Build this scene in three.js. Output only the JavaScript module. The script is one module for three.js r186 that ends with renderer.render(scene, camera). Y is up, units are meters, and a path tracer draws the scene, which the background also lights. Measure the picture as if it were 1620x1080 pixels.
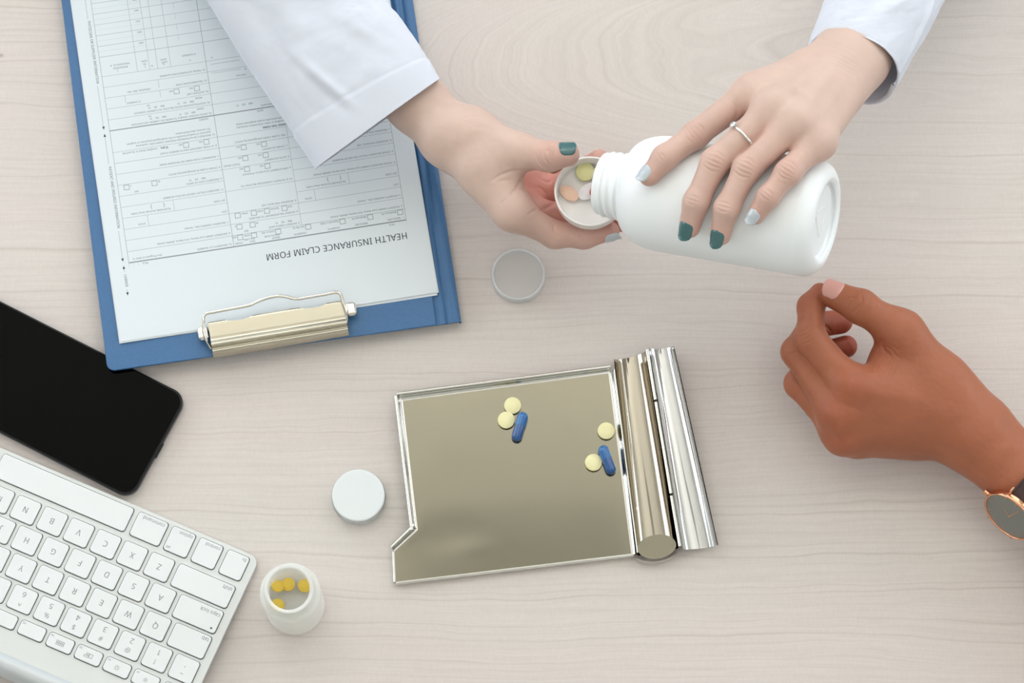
import * as THREE from 'three';
import { RoundedBoxGeometry } from 'three/addons/geometries/RoundedBoxGeometry.js';
import { mergeGeometries, mergeVertices, toCreasedNormals } from 'three/addons/utils/BufferGeometryUtils.js';
import { RectAreaLightUniformsLib } from 'three/addons/lights/RectAreaLightUniformsLib.js';

// ---------------------------------------------------------------- camera, sky, lights, exposure
const W = 1620, H = 1080, FOCAL = 5500, SCALE = 2400, TILT = 13.5 * Math.PI / 180;
const V3 = (x, y, z) => new THREE.Vector3(x, y, z);
const scene = new THREE.Scene();
const camera = new THREE.PerspectiveCamera(2 * Math.atan(H / 2 / FOCAL) * 180 / Math.PI, W / H, 0.05, 50);
const DIST = FOCAL / SCALE;
camera.position.set(0, DIST * Math.cos(TILT), DIST * Math.sin(TILT));   // y = 0 is the desk top
camera.lookAt(0, 0, 0);
camera.updateMatrixWorld(true);

const renderer = new THREE.WebGLRenderer({ antialias: true });
renderer.toneMapping = THREE.LinearToneMapping;
renderer.toneMappingExposure = 1.0;
renderer.shadowMap.enabled = true;
RectAreaLightUniformsLib.init();

scene.background = new THREE.Color(0.86, 0.93, 1.0);      // even, bright overcast sky outside the windows
scene.backgroundIntensity = 2.95;

const FLOOR = -0.75, CEIL = 2.75;
const ROOM = { x0: -2.6, x1: 2.6, z0: -2.2, z1: 2.6 };
// hanging luminaires that light the ceiling and, less, the desk: [x, z, brightness]
const LAMPS = [[-0.85, -1.15, 1.3], [0.85, -1.15, 1.3], [-0.85, 0.8, 0.35], [0.85, 0.8, 0.35]], LAMP_Y = 1.95, LAMP_W = 1.2, LAMP_D = 0.3;
const UP_RADIANCE = 10.8, DOWN_RADIANCE = 1.5, LAMP_COLOR = new THREE.Color(0.94, 0.97, 1.0);

// ---------------------------------------------------------------- helpers
let seed = 7;
const rnd = () => { seed = (seed * 1664525 + 1013904223) >>> 0; return seed / 4294967296; };
const clamp = (x, a, b) => Math.min(b, Math.max(a, x)), lerp = (a, b, t) => a + (b - a) * t;
const sstep = (a, b, x) => { const t = clamp((x - a) / (b - a), 0, 1); return t * t * (3 - 2 * t); };
function hash(x, y, z = 0) { let h = (x * 374761393 + y * 668265263 + z * 2147483647) | 0; h = Math.imul(h ^ (h >>> 13), 1274126177); h = Math.imul(h ^ (h >>> 15), 2246822519); return ((h ^ (h >>> 16)) >>> 0) / 4294967296; }
function noise2(x, y, s = 0) {
  const ix = Math.floor(x), iy = Math.floor(y), fx = x - ix, fy = y - iy, u = fx * fx * (3 - 2 * fx), v = fy * fy * (3 - 2 * fy);
  return lerp(lerp(hash(ix, iy, s), hash(ix + 1, iy, s), u), lerp(hash(ix, iy + 1, s), hash(ix + 1, iy + 1, s), u), v) * 2 - 1;
}
function noise3(x, y, z) {
  const iz = Math.floor(z), f = z - iz, w = f * f * (3 - 2 * f);
  return lerp(noise2(x, y, iz * 57 + 3), noise2(x, y, iz * 57 + 60), w);
}
const fbm2 = (x, y, s = 0) => 0.55 * noise2(x, y, s) + 0.28 * noise2(x * 2.1, y * 2.1, s + 1) + 0.17 * noise2(x * 4.3, y * 4.3, s + 2);

// a pixel of the photograph's frame, at height h above the desk top, as a place in the room
function at(px, py, h = 0) {
  const d = V3(px - W / 2, H / 2 - py, -FOCAL).transformDirection(camera.matrixWorld);
  return d.multiplyScalar((h - camera.position.y) / d.y).add(camera.position);
}
const used = {};
function numbered(n) { used[n] = (used[n] ?? -1) + 1; return used[n] ? n + '_' + String(used[n]).padStart(3, '0') : n; }
function thing(name, label, category, pos = V3(0, 0, 0), turn = 0, group) {
  const o = new THREE.Group(); o.name = numbered(name); o.position.copy(pos); o.rotation.y = turn;
  o.userData = { label, category }; if (group) o.userData.group = group;
  scene.add(o); o.updateMatrixWorld(true); return o;
}
function part(name, geo, mat, parent, label) {
  const m = new THREE.Mesh(geo, mat); m.name = parent ? name : numbered(name); m.castShadow = m.receiveShadow = true;
  if (label) m.userData.label = label;
  (parent ?? scene).add(m); return m;
}
// a part whose geometry is given in room coordinates
function partW(name, geo, mat, parent, label) {
  parent.updateWorldMatrix(true, false);
  geo.applyMatrix4(parent.matrixWorld.clone().invert());
  return part(name, geo, mat, parent, label);
}
function struct(name, geo, mat) { const m = part(name, geo, mat); m.userData.kind = 'structure'; return m; }
function copyOf(o, pos, turn, label) {
  const c = o.clone(); c.name = numbered(o.name.replace(/_\d{3}$/, '')); c.userData = { ...o.userData, label }; scene.add(c);
  if (pos) c.position.copy(pos); if (turn !== undefined) c.rotation.y = turn; c.updateMatrixWorld(true); return c;
}
const srgb = (r, g, b) => new THREE.Color().setRGB(r / 255, g / 255, b / 255, THREE.SRGBColorSpace);
function mat(name, color, roughness = 0.5, metalness = 0, more = {}) {
  const m = new THREE.MeshPhysicalMaterial({ color, roughness, metalness, side: THREE.DoubleSide, ...more }); m.name = name; return m;
}
function dataTex(w, h, fn, srgbMap = true) {
  const d = new Uint8Array(w * h * 4);
  for (let y = 0; y < h; y++) for (let x = 0; x < w; x++) { const c = fn(x, y), i = (y * w + x) * 4; d[i] = c[0]; d[i + 1] = c[1]; d[i + 2] = c[2]; d[i + 3] = 255; }
  const t = new THREE.DataTexture(d, w, h); t.magFilter = THREE.LinearFilter; t.minFilter = THREE.LinearFilter; t.wrapS = t.wrapT = THREE.RepeatWrapping;
  if (srgbMap) t.colorSpace = THREE.SRGBColorSpace; t.needsUpdate = true; return t;
}
// grid surface: f(u, v) -> Vector3, u in 0..1 over nu cells
function gridGeo(nu, nv, f, closedU = false) {
  const p = [], uv = [], idx = [];
  for (let j = 0; j <= nv; j++) for (let i = 0; i <= nu; i++) { const q = f(i / nu, j / nv); p.push(q.x, q.y, q.z); uv.push(i / nu, j / nv); }
  for (let j = 0; j < nv; j++) for (let i = 0; i < nu; i++) { const a = j * (nu + 1) + i, b = a + 1, c = a + nu + 1, d = c + 1; idx.push(a, c, b, b, c, d); }
  const g = new THREE.BufferGeometry(); g.setAttribute('position', new THREE.Float32BufferAttribute(p, 3)); g.setAttribute('uv', new THREE.Float32BufferAttribute(uv, 2)); g.setIndex(idx);
  g.computeVertexNormals();
  if (closedU) { const n = g.attributes.normal; for (let j = 0; j <= nv; j++) { const a = j * (nu + 1), b = a + nu, s = V3().fromBufferAttribute(n, a).add(V3().fromBufferAttribute(n, b)).normalize(); n.setXYZ(a, s.x, s.y, s.z); n.setXYZ(b, s.x, s.y, s.z); } }
  return g;
}
function lathe(pts, seg = 72) { return new THREE.LatheGeometry(pts.map((p) => new THREE.Vector2(p[0], p[1])), seg); }
function smoothPts(pts, n = 60) { const c = new THREE.CatmullRomCurve3(pts.map((p) => V3(p[0], p[1], 0)), false, 'centripetal'); return c.getPoints(n).map((q) => [Math.max(q.x, 0), q.y]); }
function arcPts(cx, cy, r, a0, a1, n = 8) { const o = []; for (let i = 0; i <= n; i++) { const a = (a0 + (a1 - a0) * i / n) * Math.PI / 180; o.push([cx + r * Math.cos(a), cy + r * Math.sin(a)]); } return o; }
function tube(pts, r, seg = 80, rad = 10, closed = false) { return new THREE.TubeGeometry(new THREE.CatmullRomCurve3(pts, closed, 'centripetal'), seg, r, rad, closed); }
function roundRect(x0, y0, x1, y1, r) {
  const s = new THREE.Shape(); const [a, b, c, d] = Array.isArray(r) ? r : [r, r, r, r];
  s.moveTo(x0 + a, y0); s.lineTo(x1 - b, y0); s.absarc(x1 - b, y0 + b, b, -Math.PI / 2, 0); s.lineTo(x1, y1 - c); s.absarc(x1 - c, y1 - c, c, 0, Math.PI / 2);
  s.lineTo(x0 + d, y1); s.absarc(x0 + d, y1 - d, d, Math.PI / 2, Math.PI); s.lineTo(x0, y0 + a); s.absarc(x0 + a, y0 + a, a, Math.PI, 1.5 * Math.PI);
  return s;
}
// plan shape (x, -z) extruded up from y0 to y1 with a small bevel
function slab(shape, y0, y1, bevel = 0.0005, seg = 2, curve = 8) {
  const g = new THREE.ExtrudeGeometry(shape, { depth: y1 - y0 - 2 * bevel, bevelEnabled: bevel > 0, bevelThickness: bevel, bevelSize: bevel, bevelOffset: -bevel, bevelSegments: seg, curveSegments: curve });
  g.rotateX(-Math.PI / 2); g.translate(0, y0 + bevel, 0); return g;   // shape y -> -z
}
function setUV(g, f) { const p = g.attributes.position, uv = []; for (let i = 0; i < p.count; i++) uv.push(...f(p.getX(i), p.getY(i), p.getZ(i), i)); g.setAttribute('uv', new THREE.Float32BufferAttribute(uv, 2)); return g; }
function strip(gs) { return mergeGeometries(gs.map((g) => { const q = g.index ? g.toNonIndexed() : g; for (const k of Object.keys(q.attributes)) if (!['position', 'normal', 'uv'].includes(k)) q.deleteAttribute(k); return q; })); }

// ---------------------------------------------------------------- room (closes the light in; the photograph shows its effect in steel and gloss)
{
  const t = 0.12, { x0, x1, z0, z1 } = ROOM;
  const wallM = mat('wall paint', srgb(226, 225, 220), 0.9), ceilM = mat('ceiling paint', srgb(224, 219, 208), 0.95), floorM = mat('floor screed', srgb(150, 146, 140), 0.7);
  const frameM = mat('window frame', srgb(235, 235, 232), 0.5), glassM = mat('window glass', new THREE.Color(1, 1, 1), 0.0, 0, { transmission: 1, thickness: 0, ior: 1.5 });
  const box = (ax, bx, ay, by, az, bz) => { const g = new THREE.BoxGeometry(bx - ax, by - ay, bz - az); g.translate((ax + bx) / 2, (ay + by) / 2, (az + bz) / 2); return g; };
  struct('floor', box(x0 - t, x1 + t, FLOOR - t, FLOOR, z0 - t, z1 + t), floorM);
  struct('ceiling', box(x0 - t, x1 + t, CEIL, CEIL + t, z0 - t, z1 + t), ceilM);
  struct('wall_front', box(x0 - t, x1 + t, FLOOR, CEIL, z1, z1 + t), wallM);
  const openings = (name, along, fixed, spans, lo, hi) => {   // a wall with window openings; along = 'x' or 'z'
    const B = (a, b, y0, y1) => along === 'x' ? box(a, b, y0, y1, fixed - t, fixed) : box(fixed - t, fixed, y0, y1, a, b);
    const [s0, s1] = along === 'x' ? [x0 - t, x1 + t] : [z0, z1], gs = [B(s0, s1, FLOOR, lo), B(s0, s1, hi, CEIL)];
    let a = s0; for (const [p, q] of [...spans, [s1, s1]]) { if (p > a) gs.push(B(a, p, lo, hi)); a = q; }
    struct(name, strip(gs), wallM);
  };
  const SP = { x: [[-1.9, -0.35], [0.35, 1.9]], z: [[-1.9, 0.2]] };
  openings('wall_back', 'x', z0, SP.x, 0.1, 2.2);
  openings('wall_left', 'z', x0, SP.z, 0.15, 2.2);
  openings('wall_right', 'z', x1 + t, SP.z, 0.15, 2.2);
  let n = 0;
  const win = (along, fixed, p, q, lo, hi) => {
    n++; const f = 0.05, B = (a, b, y0, y1, d) => along === 'x' ? box(a, b, y0, y1, fixed - 0.08, fixed - 0.08 + d) : box(fixed - 0.08, fixed - 0.08 + d, y0, y1, a, b);
    const m = (p + q) / 2;
    const g = struct('window_' + n, strip([B(p, q, lo, lo + f, f), B(p, q, hi - f, hi, f), B(p, p + f, lo, hi, f), B(q - f, q, lo, hi, f), B(m - f / 2, m + f / 2, lo, hi, f)]), frameM);
    part('pane', along === 'x' ? new THREE.PlaneGeometry(q - p - 2 * f, hi - lo - 2 * f).translate(m, (lo + hi) / 2, fixed - 0.055) : new THREE.PlaneGeometry(q - p - 2 * f, hi - lo - 2 * f).rotateY(Math.PI / 2).translate(fixed - 0.055, (lo + hi) / 2, m), glassM, g);
  };
  for (const [p, q] of SP.x) win('x', z0, p, q, 0.1, 2.2);
  for (const [p, q] of SP.z) { win('z', x0, p, q, 0.15, 2.2); win('z', x1 + t, p, q, 0.15, 2.2); }
  const caseM = mat('luminaire housing', srgb(240, 240, 238), 0.5), glowM = mat('luminaire diffuser', new THREE.Color(0.9, 0.9, 0.88), 0.6, 0, { emissive: LAMP_COLOR, emissiveIntensity: 1.2 });
  const where = ['at the back left', 'at the back right', 'at the front left', 'at the front right'];
  LAMPS.forEach(([x, z, power], i) => {
    const o = thing('pendant_lamp', 'long flat white pendant lamp hanging from the ceiling ' + where[i], 'pendant lamp', V3(x, LAMP_Y, z), 0, 'hanging office lamps');
    part('housing', new RoundedBoxGeometry(LAMP_W + 0.03, 0.03, LAMP_D + 0.03, 2, 0.006), caseM, o);
    for (const s of [-1, 1]) {
      part('diffuser', new THREE.BoxGeometry(LAMP_W, 0.004, LAMP_D).translate(0, s * 0.017, 0), glowM, o);
      part('cable', new THREE.CylinderGeometry(0.002, 0.002, CEIL - LAMP_Y - 0.015, 8).translate(s * 0.45, (CEIL - LAMP_Y) / 2 + 0.0075, 0), caseM, o);
      const l = new THREE.RectAreaLight(LAMP_COLOR, power * (s > 0 ? UP_RADIANCE : DOWN_RADIANCE), LAMP_W, LAMP_D); l.name = 'lamp_light'; l.rotation.x = s * Math.PI / 2; l.position.set(0, s * 0.022, 0); o.add(l);
    }
  });
}

{ // air vent in the ceiling, seen only as the dark patch in the steel tray
  const o = thing('ceiling_vent', 'small grey slatted air vent in the ceiling over the desk', 'air vent', V3(0.03, CEIL, -0.345)), m = mat('grey vent metal', srgb(176, 174, 164), 0.6);
  part('frame', new RoundedBoxGeometry(0.34, 0.012, 0.13, 2, 0.003).translate(0, -0.006, 0), m, o);
  for (let i = 0; i < 6; i++) part('slat', new RoundedBoxGeometry(0.31, 0.003, 0.014, 1, 0.001).rotateX(0.5).translate(0, -0.016, -0.045 + i * 0.018), m, o);
}

// ---------------------------------------------------------------- desk
const woodTex = (() => {
  const w = 2048, h = 1400, k = 0.8 / w;
  return dataTex(w, h, (i, j) => {
    const x = (i - w / 2) * k, z = (h / 2 - j) * k * -1;        // row 0 of the texture is v = 0
    const warp = 0.010 * fbm2(x * 3.2, z * 7, 11) + 0.0035 * fbm2(x * 9, z * 30, 21) + 0.0007 * noise2(x * 60, z * 160, 23);
    const cx = x - 0.30, cz = z + 0.205, cath = Math.sqrt(cz * cz + 0.012 * cx * cx + 0.00002) * 0.92;
    const inC = sstep(0.115, 0.03, Math.hypot(cz, cx * 0.20));
    const g = lerp(z + 0.5, cath + 0.455, inC) + warp;
    const dens = 95 + 65 * fbm2(0.4, g * 9, 31);
    const ph = g * 190 + 4.2 * noise2(0.7, g * 26, 41), fr = ph - Math.floor(ph), line = Math.pow(Math.max(0, 1 - Math.abs(fr - 0.5) / 0.26), 2.0);
    const id = Math.floor(ph), some = 0.12 + 0.88 * hash(id, 5, 3) ** 2.2, along = 0.55 + 0.45 * noise2(x * 7 + id * 3.7, id * 1.3, 51);
    const fine = noise2(x * 26, g * 1500, 61) * 0.6 + noise2(x * 55, g * 2600, 62) * 0.4, band = fbm2(x * 1.6, g * 34, 71), saw = noise2(x * 900, z * 420, 81) * 0.5 + noise2(x * 2200, z * 1500, 82) * 0.5;
    let v = 1 - 0.105 * line * some * along * (1 - 0.45 * inC) + 0.024 * fine + 0.010 * band + 0.014 * saw + 0.0 * dens;
    const tint = fbm2(x * 2.3, g * 22, 91);                      // pinkish and greenish bands of the print
    let r = 215 * v + 1.6 * tint, gg = 205.6 * v - 0.8 * tint - 9 * line * some * along * 0.25, b = 199.5 * v + 0.6 * tint - 14 * line * some * along * 0.4;
    const kx = x * 240, kz = z * 240, kid = hash(Math.floor(kx / 5), Math.floor(kz / 5), 7);
    if (kid > 0.9965) { const ox = (Math.floor(kx / 5) + 0.5) * 5 - kx, oz = (Math.floor(kz / 5) + 0.5) * 5 - kz, q = Math.exp(-(ox * ox * 9 + oz * oz * 14)); r -= 42 * q; gg -= 44 * q; b -= 44 * q; }
    return [clamp(r, 0, 255), clamp(gg, 0, 255), clamp(b, 0, 255)];
  });
})();
woodTex.wrapS = woodTex.wrapT = THREE.MirroredRepeatWrapping;
const woodM = mat('pale ash laminate', new THREE.Color(1, 1, 1), 0.52, 0, { map: woodTex, specularIntensity: 0.6 });
{
  const d = thing('desk', 'pale ash wood-grain desk top filling the background under everything', 'desk', V3(0, FLOOR, 0));
  const top = new RoundedBoxGeometry(1.7, 0.028, 0.92, 3, 0.004).translate(0, -FLOOR - 0.014, 0);
  setUV(top, (x, y, z) => [x / 0.8 + 0.5, 0.5 + z / (0.8 * 1400 / 2048)]);
  part('tabletop', top, woodM, d);
  const legM = mat('white steel leg', srgb(230, 230, 228), 0.4);
  for (const sx of [-1, 1]) for (const sz of [-1, 1]) part('leg', new RoundedBoxGeometry(0.05, -FLOOR - 0.028, 0.05, 2, 0.004).translate(sx * 0.8, (-FLOOR - 0.028) / 2, sz * 0.41), legM, d);
}

// where the sight line through a pixel meets the plane y = h of a thing's own frame, in that frame
function onPlane(px, py, o, h = 0) {
  const inv = o.matrixWorld.clone().invert(), a = camera.position.clone().applyMatrix4(inv), b = at(px, py, 0).applyMatrix4(inv);
  const t = (h - a.y) / (b.y - a.y); return a.lerp(b, t);
}
function orient(o, p0, px, pz) {   // origin p0, x axis towards px, z axis away from pz
  const X = px.clone().sub(p0).normalize(), Y = X.clone().cross(p0.clone().sub(pz)).normalize().negate(); if (Y.y < 0) Y.negate();
  const Z = X.clone().cross(Y); o.position.copy(p0); o.quaternion.setFromRotationMatrix(new THREE.Matrix4().makeBasis(X, Y, Z)); o.updateMatrixWorld(true);
}
const steelM = mat('polished stainless steel', srgb(226, 225, 220), 0.07, 1);
const plateM = mat('brushed stainless steel', srgb(157, 152, 136), 0.12, 1);
const nickelM = mat('nickel plated steel', srgb(228, 224, 215), 0.1, 1), nickelPlate = mat('nickel plate', srgb(190, 184, 168), 0.12, 1);
const whiteM = mat('white plastic', srgb(224, 228, 228), 0.42);

// ---------------------------------------------------------------- smartphone
{
  const o = thing('smartphone', 'black smartphone with dark screen lying between the white keyboard and the blue clipboard', 'phone');
  orient(o, at(299, 630, 0), at(299 - 270, 630 - 137, 0), at(299 + 80, 630 - 170, 0));   // x runs left along the upper long edge
  const w = 0.0775, l = 0.162, caseM = mat('black glossy phone body', srgb(16, 18, 24), 0.3, 0.2), glass = mat('black screen glass', new THREE.Color(0.0012, 0.0012, 0.0012), 0.05, 0, { specularIntensity: 0.12 });
  const sgn = onPlane(215, 800, o).z > 0 ? 1 : -1;
  const rr = (i, r) => sgn > 0 ? roundRect(i, -w + i, l - i, -i, r) : roundRect(i, i, l - i, w - i, r);
  part('body', slab(rr(0, 0.010), 0, 0.0078, 0.0022, 5, 12), caseM, o);
  part('screen', slab(rr(0.0014, 0.0088), 0.0076, 0.0081, 0.0002, 2, 12), glass, o, 'black switched-off screen');
  const z = sgn * w, key = new RoundedBoxGeometry(0.0012, 0.0022, 0.011, 2, 0.0005);
  part('side_button', key.translate(-0.0002, 0.004, z * 0.52), caseM, o, 'slim button on the short edge');
}

// ---------------------------------------------------------------- keyboard
{
  const o = thing('keyboard', 'slim white computer keyboard turned upside down at the lower left corner', 'keyboard');
  const U = 0.01905, ROW = 0.0182, LEN = 0.281, DEP = 0.1315, slope = 0.085;
  const p0 = at(411, 883, 0.004), px = at(411 - 405, 883 - 172.5, 0.004);
  const X = px.clone().sub(p0).setY(0).normalize(), Z0 = V3(-X.z, 0, X.x), back = Z0.z > 0 ? Z0.clone() : Z0.clone().negate();
  const Zd = back.clone().multiplyScalar(Math.cos(slope)).add(V3(0, Math.sin(slope), 0)), Y = Zd.clone().cross(X).normalize(); if (Y.y < 0) Y.negate();
  o.position.copy(p0).setY(0.0052); o.quaternion.setFromRotationMatrix(new THREE.Matrix4().makeBasis(X, Y, X.clone().cross(Y))); o.updateMatrixWorld(true);
  const bs = V3(0, 0, 1).applyQuaternion(o.quaternion).dot(back) > 0 ? 1 : -1;    // local z of the rear edge
  const aluM = mat('light anodised aluminium', srgb(212, 214, 212), 0.45, 0.2), keyWell = mat('dark gap round the keys', srgb(60, 62, 62), 0.7);
  // key list: centre (key units from the left), row, width, depth scale, legends
  const keys = [], add = (c, r, w, text, o2 = {}) => keys.push({ c, r, w, text, ...o2 });
  [['fn', 0.45, 0.94], ['control', 1.46, 1], ['option', 2.485, 1], ['command', 3.63, 1.24], ['', 6.83, 5.06], ['command', 10.02, 1.24], ['option', 11.16, 1]].forEach(([t, c, w]) => add(c, -0.13, w, t, { tall: 1.06, corner: true, alt: t === 'option' }));
  add(1.115, 1, 2.23, 'shift', { low: true }); 'ZXCVBNM'.split('').forEach((t, i) => add(2.75 + i, 1, 1, t)); [[',', '<'], ['.', '>']].forEach(([a, b], i) => add(9.75 + i, 1, 1, a, { up: b }));
  add(0.865, 2, 1.73, 'caps lock', { low: true, dot: true }); 'ASDFGHJKL'.split('').forEach((t, i) => add(2.25 + i, 2, 1, t));
  add(0.74, 3, 1.48, 'tab', { low: true }); 'QWERTYUIO'.split('').forEach((t, i) => add(2 + i, 3, 1, t));
  ['`~', '1!', '2@', '3#', '4$', '5%', '6^', '7&', '8*', '9('].forEach((t, i) => add(0.5 + i, 4, 1, t[0], { up: t[1] }));
  ['esc', 'F1', 'F2', 'F3', 'F4', 'F5', 'F6', 'F7', 'F8'].forEach((t, i) => add(i ? 0.47 + 1.053 * i : 0.47, 4.89, i ? 1.053 : 0.96, t, { f: i }));
  const seen = keys.filter((k) => { const q = V3(k.c * U + 0.0045 - k.w * U / 2, 0, bs * (0.0135 + k.r * ROW)).applyMatrix4(o.matrixWorld).project(camera); return (q.x + 1) / 2 * W > -25 && (1 - q.y) / 2 * H < H + 60; });
  // legends: one printed sheet shared by every key
  const A = 2048, mm = 6.2, cv = document.createElement('canvas'); cv.width = A; cv.height = 1024; const g = cv.getContext('2d');
  g.fillStyle = '#e3e5e5'; g.fillRect(0, 0, A, 1024); g.fillStyle = '#7f8183'; g.strokeStyle = '#8a8c8e';
  let cx = 20, cy = 4; const GAP = 0.0029;
  for (const k of seen) {
    k.W = k.w * U - GAP; k.D = (k.f !== undefined ? 0.0093 : (k.tall ?? 1) * ROW - GAP + 0.0004);
    const w = k.W * 1000 * mm, h = k.D * 1000 * mm; if (cx + w + 8 > A) { cx = 4; cy += 108; }
    k.u = cx; k.v = cy; const put = (t, x, y, s, al = 'center') => { g.font = s + 'px sans-serif'; g.textAlign = al; g.textBaseline = 'middle'; g.fillText(t, cx + x, cy + y); };
    if (k.f !== undefined) {
      const my = h * 0.5;
      if (k.f === 0) put('esc', 8, my, 17, 'left'); else {
        put(k.text, w - 6, h - 11, 12, 'right'); g.lineWidth = 2; const x = cx + w / 2, y = cy + h * 0.48;
        if (k.f <= 2) { const r = k.f === 1 ? 4 : 6; g.beginPath(); g.arc(x, y, r, 0, 7); g.stroke(); for (let a = 0; a < 8; a++) { const c = Math.cos(a * Math.PI / 4), s = Math.sin(a * Math.PI / 4); g.beginPath(); g.moveTo(x + c * (r + 3), y + s * (r + 3)); g.lineTo(x + c * (r + 6), y + s * (r + 6)); g.stroke(); } }
        if (k.f === 3) { g.strokeRect(x - 17, y - 7, 13, 15); g.strokeRect(x - 1, y - 9, 18, 7); g.strokeRect(x - 1, y + 1, 10, 7); }
        if (k.f === 4) for (let a = 0; a < 3; a++) for (let b = 0; b < 2; b++) g.strokeRect(x - 17 + a * 12, y - 9 + b * 10, 8, 7);
      }
    } else if (k.corner) { if (k.text) put(k.text, k.text === 'command' ? w - 8 : 8, h - 17, k.text === 'command' ? 21 : 20, k.text === 'command' ? 'right' : 'left'); if (k.text === 'command' && k.c < 5) { g.fillStyle = '#e3e5e5'; g.fillRect(cx, cy, w, h); g.fillStyle = '#7f8183'; put('command', 10, h - 17, 21, 'left'); } if (k.alt) put('alt', w - 8, 14, 16, 'right'); } else if (k.low) { put(k.text, 8, h - (k.dot ? 22 : 17), 21, 'left'); if (k.dot) { g.beginPath(); g.arc(cx + 20, cy + 17, 4, 0, 7); g.fillStyle = '#3c3e40'; g.fill(); g.fillStyle = '#7f8183'; } } else if (k.up) { put(k.up, w / 2, h * 0.29, 27); put(k.text, w / 2, h * 0.71, 30); } else put(k.text, w / 2, h * 0.5, 33);
    cx += Math.ceil(w) + 6;
  }
  const atlas = new THREE.CanvasTexture(cv); atlas.colorSpace = THREE.SRGBColorSpace; const keyM = mat('white keycap plastic', new THREE.Color(1, 1, 1), 0.5, 0, { map: atlas });
  const top = roundRect(0, 0, LEN, DEP, [0.0065, 0.0065, 0.0065, 0.0065]), shapeZ = bs;   // shape y runs to the rear
  for (const k of seen) { k.x = k.c * U + 0.0045; k.z = 0.0135 + k.r * ROW; const m = 0.00042; const hole = roundRect(k.x - k.W / 2 - m, k.z - k.D / 2 - m, k.x + k.W / 2 + m, k.z + k.D / 2 + m, 0.0022); top.holes.push(hole); }
  const flip = (gm) => { if (shapeZ > 0) { gm.scale(1, 1, -1); const ix = gm.index; const p = gm.attributes.position; if (!ix) { for (const n of Object.keys(gm.attributes)) { const a = gm.attributes[n], s = a.itemSize; for (let i = 0; i < a.count; i += 3) for (let c = 0; c < s; c++) { const q = a.array[(i + 1) * s + c]; a.array[(i + 1) * s + c] = a.array[(i + 2) * s + c]; a.array[(i + 2) * s + c] = q; } } } } return gm; };
  part('base', flip(slab(roundRect(0.0003, 0.0003, LEN - 0.0003, DEP - 0.0003, 0.0062), -0.0042, -0.0009, 0.0004)), keyWell, o, 'dark inner frame under the keys');
  part('top_plate', flip(slab(top, -0.0011, 0.0, 0.00022, 2, 5)), aluM, o, 'pale aluminium top plate');
  part('edge_band', flip(slab((() => { const s = roundRect(0, 0, LEN, DEP, 0.0065); s.holes.push(roundRect(0.0012, 0.0012, LEN - 0.0012, DEP - 0.0012, 0.0055)); return s; })(), -0.0042, -0.0011, 0.0002)), aluM, o);
  const tubeG = new THREE.CylinderGeometry(0.0085, 0.0085, LEN - 0.002, 40, 1).rotateZ(Math.PI / 2).translate(LEN / 2, -0.0068, bs * (DEP - 0.0035));
  part('battery_tube', tubeG, mat('darker aluminium tube', srgb(196, 200, 202), 0.42, 0.5), o, 'round aluminium tube along the rear edge');
  const cache = {};
  for (const k of seen) {
    const id = k.W.toFixed(5) + k.D.toFixed(5); cache[id] ??= slab(roundRect(-k.W / 2, -k.D / 2, k.W / 2, k.D / 2, 0.002), -0.0006, 0.0013, 0.00035, 2, 5);
    const gm = cache[id].clone(), nrm = gm.attributes.normal;
    setUV(gm, (x, y, z, i) => nrm.getY(i) > 0.5 ? [(k.u + (x + k.W / 2) * 1000 * mm) / A, 1 - (k.v + (z * -bs * -1 * -1 + k.D / 2) * 1000 * mm) / 1024] : [4 / A, 1 - 1000 / 1024]);
    if (bs > 0) setUV(gm, (x, y, z, i) => nrm.getY(i) > 0.5 ? [(k.u + (x + k.W / 2) * 1000 * mm) / A, 1 - (k.v + (k.D / 2 - z) * 1000 * mm) / 1024] : [4 / A, 1 - 1000 / 1024]);
    const m = part(k.w > 4 ? 'space_bar' : 'key', gm, keyM, o); m.position.set(k.x, 0, bs * k.z);
  }
}

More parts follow.
